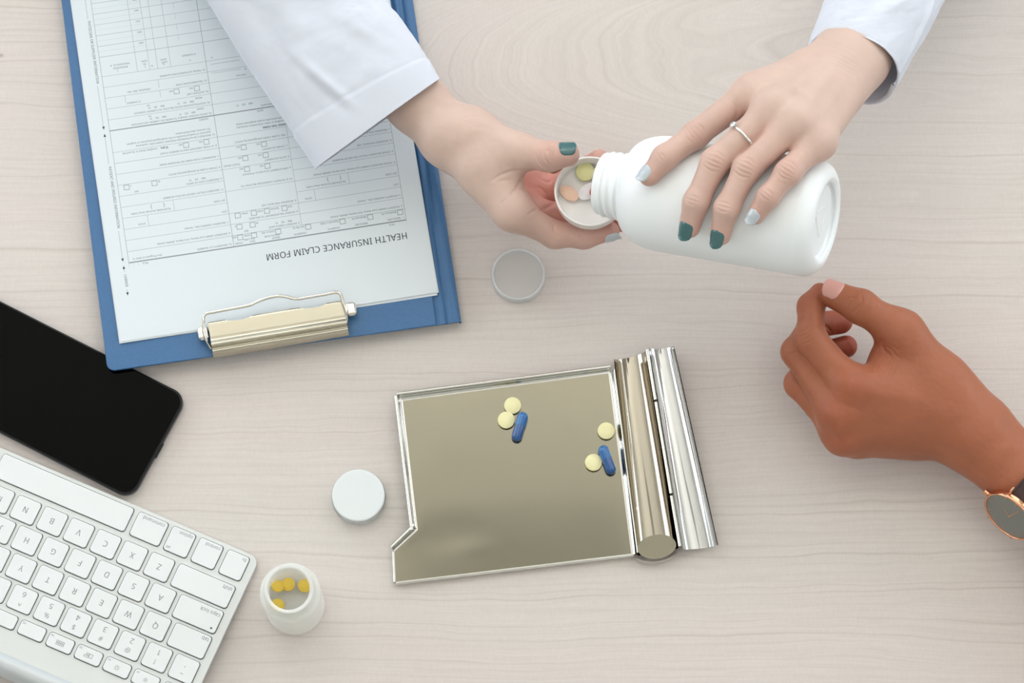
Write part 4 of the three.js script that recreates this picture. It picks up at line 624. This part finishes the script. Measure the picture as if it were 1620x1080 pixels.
  const spots = [...[idx, mid, rng, pnk].flatMap((F) => [...[0.35, 0.7, 1.3, 1.7, 2.4].map((t) => [F[Math.floor(t)][0].clone().lerp(F[Math.floor(t) + 1][0], t % 1), 0.013, 0.085]), [F[1][0].clone().add(V3(0, 0.006, 0)), 0.008, 0.16], [F[2][0].clone().add(V3(0, 0.005, 0)), 0.006, 0.10], [F[3][0], 0.010, 0.30], [F[0][0], 0.010, 0.06]]), [mI.clone().lerp(mM, 0.5).add(V3(-0.01, -0.012, 0.012)), 0.012, 0.35], [mM.clone().lerp(mR, 0.5).add(V3(-0.01, -0.012, 0.012)), 0.012, 0.35], [tM, 0.016, 0.2]];
  left.geo = meshField(left.f, bb.min, bb.max, 0.00095, skinColour([0.63, 0.452, 0.376], spots, 0.065));
  const nails = [[idx, V3(-0.62, 0.76, -0.20), 0.0106, 0.86], [mid, V3(-0.36, 0.92, 0.05), 0.0122, 0.90], [rng, V3(-0.30, 0.94, 0.05), 0.0120, 0.90], [pnk, V3(-0.22, 0.96, 0.0), 0.0096, 0.90]];
  left.nails = nails.map(([F, nn, len, half, off], i) => { const d = F[3][0].clone().sub(F[2][0]); return { dark: i === 1 || i === 2, geo: nailGeo(left.f, F[3][0].clone().addScaledVector(d.clone().normalize(), 0.0012), d, nn, len, half, F[3][1]) }; });
  // ring place: between knuckle and first joint of the middle finger
  left.ring = { p: mM.clone().lerp(mid[1][0], 0.54), d: mid[1][0].clone().sub(mM).normalize(), r: 0.0088 };
  left.mid = mid;
}
{ // her right hand, holding the cup: thumb above, index finger along the near side, the others under the cup
  const wr = z1(190, 262, 0.069), mI = z1(672, 812, 0.080), mM = z1(668, 775, 0.061), mR = z1(640, 715, 0.046), mP = z1(600, 650, 0.034);
  const idx = [[mI, 0.0108], [z1(880, 925, 0.064), 0.0086], [z1(1030, 932, 0.0605), 0.0078], [z1(1158, 908, 0.0625), 0.0064]];
  const mid = [[mM, 0.0104], [z1(905, 838, 0.050), 0.0086], [z1(1080, 850, 0.050), 0.0076], [z1(1215, 862, 0.054), 0.0066]];
  const rng = [[mR, 0.0100], [z1(868, 700, 0.040), 0.0082], [z1(1010, 610, 0.050), 0.0072], [z1(1105, 542, 0.064), 0.0062]];
  const pnk = [[mP, 0.0092], [z1(800, 610, 0.031), 0.0074], [z1(890, 560, 0.036), 0.0064], [z1(960, 530, 0.046), 0.0056]];
  const tC = z1(470, 418, 0.082), tM = z1(700, 508, 0.092), tI = z1(850, 532, 0.098), tT = z1(945, 522, 0.0985);
  const thb = [[tM, 0.0106], [tI, 0.0093], [tT, 0.0079]];
  const fore = z1(40, 120, 0.062), elbow = J(400, -190, 0.056), cw = z1(360, 425, 0.074);
  const palm = [bone(elbow, fore, 0.027, 0.0180), bone(fore, wr, 0.0178, 0.0170), bone(wr, cw, 0.0172, 0.0178, { k: 0.016 }), bone(cw.clone().add(V3(0, 0.004, 0.001)), mI, 0.0155, 0.0118), bone(cw.clone().add(V3(0, -0.008, 0)), mM, 0.0150, 0.0112), bone(cw.clone().add(V3(0, -0.016, 0)), mR, 0.0145, 0.0108), bone(cw.clone().add(V3(0, -0.024, 0)), mP, 0.0135, 0.0100),
    bone(cw, tC, 0.0160, 0.0140, { k: 0.014 }), bone(tC, tM, 0.0135, 0.0110, { k: 0.012 }), bone(z1(520, 600, 0.082), z1(640, 740, 0.080), 0.0135, 0.0098, { k: 0.012 }), bone(z1(560, 560, 0.084), z1(640, 600, 0.080), 0.0120, 0.0080, { k: 0.012 }), bone(z1(640, 660, 0.052), z1(760, 720, 0.044), 0.0110, 0.0095, { k: 0.012 }), bone(z1(640, 590, 0.050), z1(760, 610, 0.040), 0.0115, 0.0100, { k: 0.012 })];
  const S = { palm, k: 0.011, kf: 0.0014, creases: [], fingers: [{ bones: chain(idx), kp: 0.008 }, { bones: chain(mid), kp: 0.008 }, { bones: chain(rng), kp: 0.008 }, { bones: chain(pnk), kp: 0.008 }, { bones: chain(thb, 0.0004), kp: 0.009 }] };
  const f0 = bodyField({ ...S, creases: [] }), cr = (pts, w = 0.0008, d = 0.0007, e = 0.15) => crease(S.creases, f0, pts.map(([x, y]) => [600 + x / 3.1775, 80 + y / 3.1775]), w, d, e);
  cr([[798, 486], [790, 530], [812, 575], [850, 600]], 0.0006, 0.0009); cr([[815, 476], [806, 520], [822, 570], [860, 592]], 0.0006, 0.0010); cr([[836, 478], [829, 515], [838, 555], [866, 585]], 0.0007, 0.0013); cr([[856, 476], [858, 505], [864, 545], [872, 560]], 0.0007, 0.0014); cr([[874, 480], [880, 510], [872, 535]], 0.0006, 0.0008); cr([[826, 500], [848, 505], [862, 495]], 0.0006, 0.0007);
  cr([[560, 655], [620, 622], [690, 603], [770, 600]], 0.0009, 0.0010); cr([[725, 600], [715, 640], [690, 690], [652, 735]], 0.0009, 0.0013); cr([[738, 602], [722, 650], [705, 672]], 0.0007, 0.0010); cr([[600, 660], [650, 650], [680, 660]], 0.0008, 0.0006); cr([[640, 745], [615, 765], [618, 782]], 0.0008, 0.0006);
  cr([[700, 690], [750, 710], [790, 745], [805, 775]], 0.0010, 0.0012); cr([[800, 640], [850, 660], [878, 640]], 0.0010, 0.0009); cr([[822, 800], [850, 785], [890, 765]], 0.0011, 0.0012); cr([[770, 690], [810, 690], [840, 720]], 0.0009, 0.0008); cr([[740, 830], [790, 800], [822, 800]], 0.0009, 0.0010);
  cr([[880, 870], [878, 900], [890, 930]], 0.0008, 0.0009); cr([[1028, 895], [1012, 915], [1012, 945]], 0.0008, 0.0010);
  for (let i = 0; i < 4; i++) cr([[400 + 10 * i, 352 + 14 * i], [470 + 12 * i, 330 + 18 * i], [540 + 14 * i + 9 * (i % 2), 345 + 22 * i]], 0.0011, 0.00026, 0);
  right.f = bodyField(S); const bb = bounds(S);
  const spots = [...[thb, idx].flatMap((F) => [0.4, 0.9, 1.4, 1.9].map((t) => [F[Math.floor(t)][0].clone().lerp(F[Math.floor(t) + 1][0], t % 1), 0.014, 0.07])), [tI.clone().add(V3(0, 0.007, 0)), 0.009, 0.14], [tT, 0.010, 0.26], [idx[3][0], 0.012, 0.40], [idx[2][0], 0.010, 0.18], [idx[1][0].clone().add(V3(0, 0.006, 0)), 0.008, 0.1], [z1(790, 690, 0.055), 0.024, 0.42], [z1(720, 640, 0.06), 0.016, 0.30], [z1(900, 800, 0.05), 0.022, 0.42], [rng[3][0], 0.014, 0.42], [rng[2][0], 0.014, 0.35], [mid[3][0], 0.016, 0.45], [mid[2][0], 0.014, 0.40], [rng[1][0], 0.018, 0.35], [mI.clone().add(V3(0.006, 0.004, -0.004)), 0.012, 0.10]];
  right.geo = meshField(right.f, bb.min, bb.max, 0.00095, skinColour([0.63, 0.452, 0.376], spots, 0.065));
  right.nails = [
    { dark: true, geo: nailGeo(right.f, tT.clone().lerp(tI, 0.02).addScaledVector(tT.clone().sub(tI).normalize(), 0.0008), tT.clone().sub(tI), V3(0.35, 0.90, -0.42), 0.0108, 0.80, 0.0079) },
    { dark: false, geo: nailGeo(right.f, idx[3][0].clone().addScaledVector(idx[3][0].clone().sub(idx[2][0]).normalize(), 0.0014), idx[3][0].clone().sub(idx[2][0]), V3(0.15, 0.12, 0.95), 0.0105, 0.92, 0.0064) }];
}
const doctor = thing('person', 'person in a white coat, only both forearms in view, pouring pills from bottle to cup', 'person', J(1000, 60, 0).setY(0));
{
  const inv = doctor.matrixWorld.clone().invert(); const body = mergeGeometries([left.geo, right.geo]); body.applyMatrix4(inv);
  part('body', body, skinM('fair skin'), doctor);
  const teal = mat('dark teal nail varnish', srgb(52, 100, 102), 0.14, 0, { clearcoat: 1, clearcoatRoughness: 0.06 }), pale = mat('pale grey blue nail varnish', srgb(190, 197, 203), 0.14, 0, { clearcoat: 1, clearcoatRoughness: 0.06 });
  for (const N of [...left.nails, ...right.nails]) partW('fingernail', N.geo, N.dark ? teal : pale, doctor, N.dark ? 'dark teal painted fingernail' : 'pale grey-blue painted fingernail');
  // sleeves: rings of [left pixel, right pixel, height of the middle, half height, lean back of the upper side]
  const weave = dataTex(128, 128, (x, y) => { const a = ((x >> 1) & 1) ^ ((y >> 1) & 1) ? 150 : 105; return [a, a, a]; }, false); weave.repeat.set(90, 160);
  const cloth = mat('white cotton', srgb(227, 230, 240), 0.9, 0, { sheen: 0.2, sheenRoughness: 0.6, sheenColor: new THREE.Color(0.9, 0.92, 1), bumpMap: weave, bumpScale: 0.00005, transmission: 0.14, thickness: 0 });
  const sleeve = (rings, label, folds, hem) => {
    const C = rings.map(([l, r, h, hb, back]) => { const a = J(l[0], l[1], h + (l[2] ?? 0)), b = J(r[0], r[1], h + (r[2] ?? 0)); return { c: a.clone().lerp(b, 0.5), A: b.sub(a).multiplyScalar(0.5), hb, back }; });
    const cu = new THREE.CatmullRomCurve3(C.map((q) => q.c), false, 'centripetal'), cA = new THREE.CatmullRomCurve3(C.map((q) => q.A), false, 'catmullrom', 0.3), n = C.length - 1, cum = [0]; for (let i = 1; i <= n; i++) cum.push(cum[i - 1] + C[i].c.distanceTo(C[i - 1].c));
    const L = cum[n], NU = 180, NV = 200;
    const surf = (off) => (u, v) => {
      const s = v * L; let i = 0; while (i < n - 1 && cum[i + 1] < s) i++; const t = clamp((s - cum[i]) / (cum[i + 1] - cum[i]), 0, 1), p = (i + t) / n, c = cu.getPoint(p), A = cA.getPoint(p), hb = lerp(C[i].hb, C[i + 1].hb, t), back = lerp(C[i].back, C[i + 1].back, t);
      const axis = C[Math.min(i + 1, n)].c.clone().sub(C[Math.max(i, 0)].c).setY(0).normalize(), B = UP.clone().multiplyScalar(hb).addScaledVector(axis, back), th = u * 2 * Math.PI, ca = Math.cos(th), sa = Math.sin(th), e = 0.85;
      const q = c.addScaledVector(A, Math.sign(ca) * Math.abs(ca) ** e).addScaledVector(B, Math.sign(sa) * Math.abs(sa) ** e), out = A.clone().normalize().multiplyScalar(ca).add(UP.clone().multiplyScalar(sa)).normalize();
      let d = folds(u, s, ca, sa) * sstep(hem * 0.3, hem * 1.6, s); d += s < hem ? 0.0006 : -0.0004 * Math.exp(-(((s - hem) / 0.0016) ** 2)); d += 0.00035 * fbm2(u * 40, s * 160, 5);
      return q.addScaledVector(out, d - off);
    };
    const o = gridGeo(NU, NV, surf(0), true), i = gridGeo(NU, NV, surf(0.0011), true), f0 = surf(0), f1 = surf(0.0011), lip = gridGeo(NU, 2, (u, v) => f0(u, 0).lerp(f1(u, 0), v), true);
    const sl = partW('sleeve', strip([o, i, lip]), cloth, doctor, label);
    // line of stitches along the hem
    const st = []; for (let k = 0; k < 110; k++) { const u0 = (k + 0.15) / 110, u1 = (k + 0.75) / 110, v = (hem + 0.0004) / L; st.push(tube([f0(u0, v), f0((u0 + u1) / 2, v), f0(u1, v)].map((q) => q), 0.00022, 3, 5)); }
    partW('hem_stitching', strip(st), cloth, sl);
  };
  sleeve([[[500, 266, -0.026], [694, 126, 0.004], 0.080, 0.0225, -0.0055], [[463, 211, -0.024], [676, 94, 0.004], 0.078, 0.0255, -0.003], [[412, 135, -0.018], [640, 42, 0.003], 0.073, 0.031, 0], [[365, 60, -0.012], [612, 5, 0], 0.068, 0.034, 0], [[322, -8, -0.008], [585, -45, 0], 0.064, 0.037, 0], [[245, -120], [530, -160], 0.058, 0.040, 0], [[160, -260], [460, -310], 0.062, 0.045, 0]], 'white coat sleeve lying over the claim form', (u, s, ca, sa) => {
    let d = 0; const up = Math.max(0, sa);
    const F = (u0, s0, du, ds, wu, ws, amp) => { const q = (s - s0) / ds, uc = u0 + du * q, x = (u - uc) / wu; return amp * Math.exp(-x * x - q * q * 1.0) * (Math.abs(q) < 2.2 ? 1 : 0); };
    d += F(0.285, 0.026, 0.02, 0.020, 0.010, 1, 0.0035) - F(0.305, 0.026, 0.02, 0.020, 0.012, 1, 0.0028); d += F(0.20, 0.060, 0.05, 0.03, 0.022, 1, 0.0022) - F(0.23, 0.075, 0.06, 0.04, 0.03, 1, 0.0030); d += F(0.13, 0.085, 0.03, 0.045, 0.03, 1, 0.0030) + F(0.27, 0.10, -0.05, 0.05, 0.025, 1, 0.0028) - F(0.34, 0.11, -0.02, 0.05, 0.03, 1, 0.0024);
    return d * up + 0.0010 * fbm2(u * 9 + s * 30, s * 40, 44) + 0.0016 * noise2(u * 7 - s * 18, s * 14, 45) * up;
  }, 0.0215);
  sleeve([[[1280, 78, -0.002], [1416, 136, -0.002], 0.119, 0.0262, 0.0128], [[1287, 54, 0], [1442, 92, -0.004], 0.115, 0.0280, 0.010], [[1296, 24, 0], [1472, 44, -0.004], 0.109, 0.0298, 0.008], [[1306, -8], [1498, -6, -0.004], 0.101, 0.031, 0.006], [[1330, -70], [1545, -60], 0.089, 0.035, 0.003], [[1362, -160], [1600, -140], 0.073, 0.038, 0], [[1400, -270], [1660, -240], 0.066, 0.043, 0]], 'white coat sleeve cuff behind the ringed hand', (u, s, ca, sa) => {
    let d = 0; const F = (u0, s0, du, ds, wu, amp) => { const q = (s - s0) / ds, x = (u - u0 - du * q) / wu; return amp * Math.exp(-x * x - q * q); };
    d += F(0.085, 0.034, 0.030, 0.026, 0.011, 0.0026) - F(0.060, 0.036, 0.030, 0.026, 0.013, 0.0026) + F(0.19, 0.05, -0.05, 0.03, 0.025, 0.0020) - F(0.24, 0.045, -0.05, 0.03, 0.025, 0.0020) + F(0.36, 0.05, 0.02, 0.03, 0.03, 0.0015);
    return d + 0.0010 * fbm2(u * 9 + s * 30, s * 40, 46) + 0.0012 * noise2(u * 8, s * 16, 47);
  }, 0.0004);
}
{ // ring
  const R = left.ring, o = thing('finger_ring', 'thin silver ring with one small round clear stone on the middle finger', 'ring', R.p); o.quaternion.setFromUnitVectors(V3(0, 0, 1), R.d); o.updateMatrixWorld(true);
  const inv = o.quaternion.clone().invert(), silver = mat('polished silver', srgb(232, 230, 226), 0.12, 1), toS = (dirW) => { const q = dirW.clone().applyQuaternion(inv); q.z = 0; return q.normalize(); };
  const rad = (a) => { const w = V3(Math.cos(a), Math.sin(a), 0).applyQuaternion(o.quaternion); let t = 0.016; for (let i = 0; i < 30; i++) { const p = R.p.clone().addScaledVector(w, t), v = left.f(p.x, p.y, p.z, false); t -= v * 0.8; if (t < 0.006) break; } return clamp(t, 0.006, 0.0118) + 0.0002; };
  const n = 72, raw = []; for (let i = 0; i < n; i++) raw.push(rad(i / n * 2 * Math.PI)); const med = raw.map((_, i) => [-3, -2, -1, 0, 1, 2, 3].map((k) => raw[(i + k + n) % n]).sort((p, q) => p - q)[3]);
  const sm = med.map((_, i) => { let q = 0; for (let k = -9; k <= 9; k++) q += med[(i + k + n) % n] / 19; const a = i / n * 2 * Math.PI; return V3(Math.cos(a) * (q + 0.0003), Math.sin(a) * (q + 0.0003), 0); });
  part('band', tube(sm, 0.00095, 160, 10, true), silver, o);
  const sd = toS(V3(-0.86, 0.62, -0.25)), top = rad(Math.atan2(sd.y, sd.x)) + 0.0019, m = new THREE.Matrix4().makeRotationFromQuaternion(new THREE.Quaternion().setFromUnitVectors(UP, sd)).setPosition(sd.clone().multiplyScalar(top));
  const prof = [[0.00001, -0.0018], [0.0021, 0.0003], [0.0022, 0.0005], [0.0013, 0.0013], [0.00001, 0.0013]], gem = lathe(prof, 12).toNonIndexed(); gem.computeVertexNormals(); gem.applyMatrix4(m);
  part('stone', gem, mat('clear cut stone', srgb(226, 230, 236), 0.03, 0.75, { clearcoat: 1, clearcoatRoughness: 0.02 }), o, 'small clear round-cut stone');
  const pr = []; for (let i = 0; i < 4; i++) { const a = (i + 0.5) * Math.PI / 2; pr.push(tube([V3(Math.cos(a) * 0.0008, -0.0014, Math.sin(a) * 0.0008), V3(Math.cos(a) * 0.0021, -0.0002, Math.sin(a) * 0.0021), V3(Math.cos(a) * 0.0020, 0.0009, Math.sin(a) * 0.0020)], 0.00032, 10, 6).applyMatrix4(m)); }
  pr.forEach((g) => part('prong', g, silver, o));
}

// ---------------------------------------------------------------- the man: left hand resting on the desk, watch on the wrist
const z3 = (x, y, h) => J(1200 + x / 2.455, 420 + y / 2.455, h);
const man = {};
{
  const mI = z3(358, 470, 0.060), mM = z3(312, 572, 0.052), mR = z3(330, 652, 0.040), mP = z3(374, 668, 0.028);
  const idx = [[mI, 0.0118], [z3(202, 285, 0.060), 0.0098], [z3(203, 160, 0.052), 0.0084], [z3(240, 108, 0.047), 0.0070]];
  const mid = [[mM, 0.0114], [z3(148, 335, 0.046), 0.0096], [z3(205, 232, 0.028), 0.0086], [z3(318, 218, 0.020), 0.0080]];
  const rng = [[mR, 0.0108], [z3(158, 458, 0.031), 0.0092], [z3(225, 350, 0.016), 0.0082], [z3(340, 314, 0.013), 0.0074]];
  const pnk = [[mP, 0.0096], [z3(238, 548, 0.018), 0.0080], [z3(300, 480, 0.010), 0.0072], [z3(360, 440, 0.009), 0.0064]];
  const tC = z3(703, 440, 0.050), tM = z3(556, 258, 0.060), tI = z3(398, 160, 0.063), tT = z3(292, 112, 0.059);
  const wr = z3(835, 650, 0.036), fa = z3(985, 785, 0.036), el = z3(1640, 1430, 0.046), ca = z3(730, 560, 0.042);
  const side = V3(-0.6, 0.35, 0.72).normalize(); const nW = V3(-0.45, 0.85, 0.3).normalize();
  const palm = [bone(el, fa, 0.034, 0.0205), bone(fa, wr, 0.0208, 0.0225), bone(wr, ca, 0.0228, 0.0212, { k: 0.018 }), bone(ca.clone().add(V3(0.004, 0.004, -0.008)), mI, 0.0165, 0.0128), bone(ca, mM, 0.0200, 0.0122), bone(ca.clone().add(V3(0, -0.008, 0.008)), mR, 0.0175, 0.0114), bone(z3(760, 640, 0.028), mP, 0.0170, 0.0098), bone(z3(600, 672, 0.020), z3(440, 674, 0.019), 0.0125, 0.0100),
    bone(wr.clone().add(V3(0.0, 0.003, -0.002)), tC, 0.0165, 0.0130, { k: 0.012 }), bone(tC, tM, 0.0156, 0.0134, { k: 0.012 }), bone(z3(670, 440, 0.048), z3(480, 400, 0.052), 0.0135, 0.0095, { k: 0.012 }), bone(z3(580, 330, 0.054), z3(480, 345, 0.050), 0.0095, 0.0062, { k: 0.009 }), bone(mI, mM, 0.0088, 0.0086), bone(mM, mR, 0.0086, 0.0084), bone(mR, mP, 0.0094, 0.0090)];
  const S = { palm, k: 0.011, kf: 0.0013, creases: [], fine: 0.00009, fingers: [{ bones: chain(idx), kp: 0.008 }, { bones: chain(mid), kp: 0.008 }, { bones: chain(rng), kp: 0.008 }, { bones: chain(pnk), kp: 0.008 }, { bones: chain([[tM, 0.0122], [tI, 0.0108], [tT, 0.0090]], 0.0006), kp: 0.010 }] };
  const f0 = bodyField({ ...S, creases: [] }), cr = (pts, w = 0.0009, d = 0.0008, e = 0.25) => crease(S.creases, f0, pts.map(([x, y]) => [1200 + x / 2.455, 420 + y / 2.455]), w, d, e);
  cr([[345, 150], [352, 125], [385, 128]], 0.0007, 0.0006); cr([[365, 185], [385, 165], [402, 138], [400, 118]], 0.0008, 0.0012); cr([[352, 172], [362, 140], [385, 122]], 0.0006, 0.0006); cr([[415, 165], [432, 135], [430, 112]], 0.0006, 0.0005); cr([[445, 175], [455, 150], [452, 130]], 0.0006, 0.0004);
  cr([[150, 262], [178, 252], [205, 232]], 0.0007, 0.0006); cr([[148, 278], [180, 268], [208, 246]], 0.0007, 0.0009); cr([[155, 292], [186, 282], [212, 262]], 0.0007, 0.0007); cr([[168, 305], [196, 296], [216, 280]], 0.0006, 0.0005); cr([[232, 238], [262, 236], [285, 262]], 0.0009, 0.0010); cr([[244, 150], [250, 165], [246, 185]], 0.0008, 0.0008);
  cr([[102, 322], [128, 318], [148, 300]], 0.0007, 0.0006); cr([[110, 345], [138, 338], [158, 320]], 0.0007, 0.0006); cr([[108, 445], [132, 438], [150, 420]], 0.0007, 0.0005);
  cr([[478, 290], [482, 320], [494, 338], [515, 350]], 0.0011, 0.0016); cr([[490, 312], [512, 322], [530, 345], [552, 362]], 0.0007, 0.0007); cr([[488, 325], [505, 345], [520, 372]], 0.0007, 0.0007); cr([[500, 305], [525, 318], [548, 330]], 0.0006, 0.0004);
  for (let i = 0; i < 6; i++) cr([[470 + 14 * i, 345 + 6 * i], [452 + 14 * i, 372 + 8 * i], [440 + 13 * i, 402 + 10 * i]], 0.0010, 0.0003);
  cr([[900, 800], [950, 730], [985, 690], [1010, 640]], 0.0045, -0.0012); cr([[700, 720], [790, 745], [860, 830]], 0.0045, 0.0010); cr([[830, 570], [800, 660], [770, 720]], 0.0050, -0.0009); cr([[560, 600], [470, 610], [390, 590]], 0.0050, 0.0009); cr([[640, 520], [500, 500], [390, 475]], 0.0045, -0.0007); cr([[620, 600], [450, 600], [330, 575]], 0.0045, -0.0006);
  cr([[320, 445], [348, 455], [372, 480]], 0.0050, -0.0014, 0.5); cr([[268, 560], [288, 575], [305, 600]], 0.0046, -0.0014, 0.5); cr([[300, 640], [322, 660], [345, 690]], 0.0046, -0.0010, 0.5);
  man.f = bodyField(S); const bb = bounds(S); man.wr = wr; man.fa = fa; man.el = el;
  const spots = [[mI.clone().add(V3(0, 0.010, 0)), 0.011, 0.24], [mM.clone().add(V3(-0.003, 0.010, 0)), 0.010, 0.28], [mR.clone().add(V3(-0.003, 0.008, 0.003)), 0.010, 0.26], [idx[2][0], 0.014, 0.12], [idx[3][0], 0.010, 0.22], [mid[1][0], 0.011, 0.16], [rng[1][0], 0.011, 0.14], [mid[3][0], 0.018, 0.55], [mid[2][0], 0.012, 0.3], [rng[3][0], 0.016, 0.55], [tT, 0.008, 0.16], [z3(478, 318, 0.056), 0.010, 0.35]];
  man.geo = meshField(man.f, bb.min, bb.max, 0.00095, skinColour([0.375, 0.125, 0.062], spots, 0.07));
  const d = tT.clone().sub(tI);
  man.nail = nailGeo(man.f, tT.clone().addScaledVector(d.clone().normalize(), 0.0006), d, V3(0.08, 0.93, -0.25), 0.0125, 0.98, 0.0090);
}
const manP = thing('person', 'second person, only a tanned bare forearm and loosely curled hand resting on the desk', 'person', V3(man.wr.x, 0, man.wr.z));
{
  part('body', man.geo.applyMatrix4(manP.matrixWorld.clone().invert()), skinM('tanned skin', 0.48), manP);
  partW('fingernail', man.nail, mat('bare fingernail', srgb(214, 158, 146), 0.3, 0, { clearcoat: 0.4, clearcoatRoughness: 0.2 }), manP, 'bare pink thumbnail');
}
{ // wristwatch
  const ax = man.fa.clone().sub(man.wr).setY(0).normalize(), cW = at(1597, 816, 0.044), sideD = V3(-ax.z, 0, ax.x); if (sideD.z < 0) sideD.negate();
  const n = sideD.clone().multiplyScalar(0.945).addScaledVector(UP, 0.327).normalize(), up2 = n.clone().cross(ax).normalize();
  const o = thing('wristwatch', 'rose gold wristwatch with grey dial and dark brown strap on the tanned wrist', 'watch', cW.clone().addScaledVector(n, 0.0008)); o.quaternion.setFromRotationMatrix(new THREE.Matrix4().makeBasis(ax, n, ax.clone().cross(n))); o.updateMatrixWorld(true);
  const gold = mat('rose gold', srgb(226, 168, 132), 0.15, 1), dialM = mat('grey dial', srgb(116, 118, 112), 0.45, 0.2), R = 0.0192;
  part('case', lathe([[0.00001, -0.0054], [R - 0.004, -0.0053], [R - 0.0012, -0.0045], [R, -0.0032], [R, -0.0008], [R - 0.0004, 0.0003], [R - 0.0011, 0.0006], [R - 0.0016, 0.0001], [R - 0.0018, -0.0010]], 96), gold, o);
  const dial = part('dial', new THREE.CylinderGeometry(R - 0.0016, R - 0.0016, 0.0004, 72).translate(0, -0.0008, 0), dialM, o, 'grey dial');
  part('crystal', lathe([[0.00001, 0.00075], [R * 0.6, 0.0006], [R - 0.0014, 0.0002]], 64), mat('watch crystal', new THREE.Color(1, 1, 1), 0.0, 0, { transmission: 1, thickness: 0 }), o);
  for (let i = 0; i < 12; i++) { const g = new THREE.BoxGeometry(i % 3 ? 0.0026 : 0.0034, 0.00016, 0.00036).translate(R * 0.80, -0.00052, 0); g.rotateY(i * Math.PI / 6 + 0.1); part('hour_mark', g, gold, dial); }
  const hand = (len, w, a, y) => part('hand', new THREE.BoxGeometry(len, 0.00016, w).translate(len / 2 - 0.001, y, 0).rotateY(a), gold, dial);
  const inv = o.matrixWorld.clone().invert(), dirTo = (x, y) => { const q = at(x, y, 0.045); const a = camera.position.clone().applyMatrix4(inv), b = q.applyMatrix4(inv), t = (-0.0005 - a.y) / (b.y - a.y); a.lerp(b, t); return Math.atan2(-a.z, a.x); };
  hand(0.0100, 0.00055, dirTo(1585, 797), -0.00044); hand(0.0135, 0.00045, dirTo(1610, 809), -0.00030);
  part('crown', new THREE.CylinderGeometry(0.0019, 0.0019, 0.0030, 20).rotateZ(Math.PI / 2).translate(-R - 0.0016, -0.0022, 0), gold, o, 'gold winding crown');
  // lugs and strap across the top of the wrist
  const lz = V3(0, 1, 0).applyQuaternion(o.quaternion.clone().invert()).z > 0 ? 1 : -1;
  for (const s of [-1, 1]) for (const t of [-1, 1]) part('lug', tube([V3(s * 0.0094, -0.0030, t * (R - 0.003)), V3(s * 0.0096, -0.0026, t * (R + 0.0012)), V3(s * 0.0096, -0.0050, t * (R + 0.0036))], 0.0009, 14, 8), gold, o);
  const leather = mat('dark brown leather', srgb(58, 34, 32), 0.42), thread = mat('dark thread', srgb(30, 18, 17), 0.7);
  const cAx = man.wr.clone().add(ax.clone().multiplyScalar(cW.clone().sub(man.wr).dot(ax))), cy = lerp(man.wr.y, man.fa.y, 0.6); cAx.y = cy;
  const r0 = (a, s) => { const w = sideD.clone().multiplyScalar(Math.cos(a)).addScaledVector(UP, Math.sin(a)), c = cAx.clone().addScaledVector(ax, s); let t = 0.05; for (let i = 0; i < 30; i++) { const p = c.clone().addScaledVector(w, t), v = man.f(p.x, p.y, p.z, false); t -= v * 0.8; } return [c, w, t]; };
  const a0 = 0.84, a1 = Math.PI * 1.05, band = (half, k0) => gridGeo(60, 14, (u, v) => { const s = (v * 2 - 1) * half, a = lerp(a0, a1, u), [c, w, t] = r0(a, s); const lift = 0.0008 + k0 + 0.0005 * (1 - Math.abs(v * 2 - 1) ** 6) + 0.002 * sstep(0.12, 0, u); return c.addScaledVector(w, t + lift); });
  const strap = partW('strap', strip([band(0.0092, 0.0014), band(0.0092, -0.0004), ...[-1, 1].map((e) => gridGeo(60, 2, (u, v) => { const [c, w, t] = r0(lerp(a0, a1, u), e * 0.0092); return c.addScaledVector(w, t + lerp(0.0004, 0.0022, v) + 0.002 * sstep(0.12, 0, u)); }))]), leather, o, 'dark brown leather strap');
  const st = []; for (const e of [-1, 1]) for (let k = 0; k < 34; k++) { const q = [0.1, 0.4, 0.7].map((f) => { const a = lerp(a0, a1, (k + f) / 34), [c, w, t] = r0(a, e * 0.0078); return c.addScaledVector(w, t + 0.0026 + 0.002 * sstep(0.12, 0, (k + f) / 34)); }); st.push(tube(q, 0.0002, 3, 5)); }
  partW('strap_stitching', strip(st), thread, strap);
}

renderer.render(scene, camera);
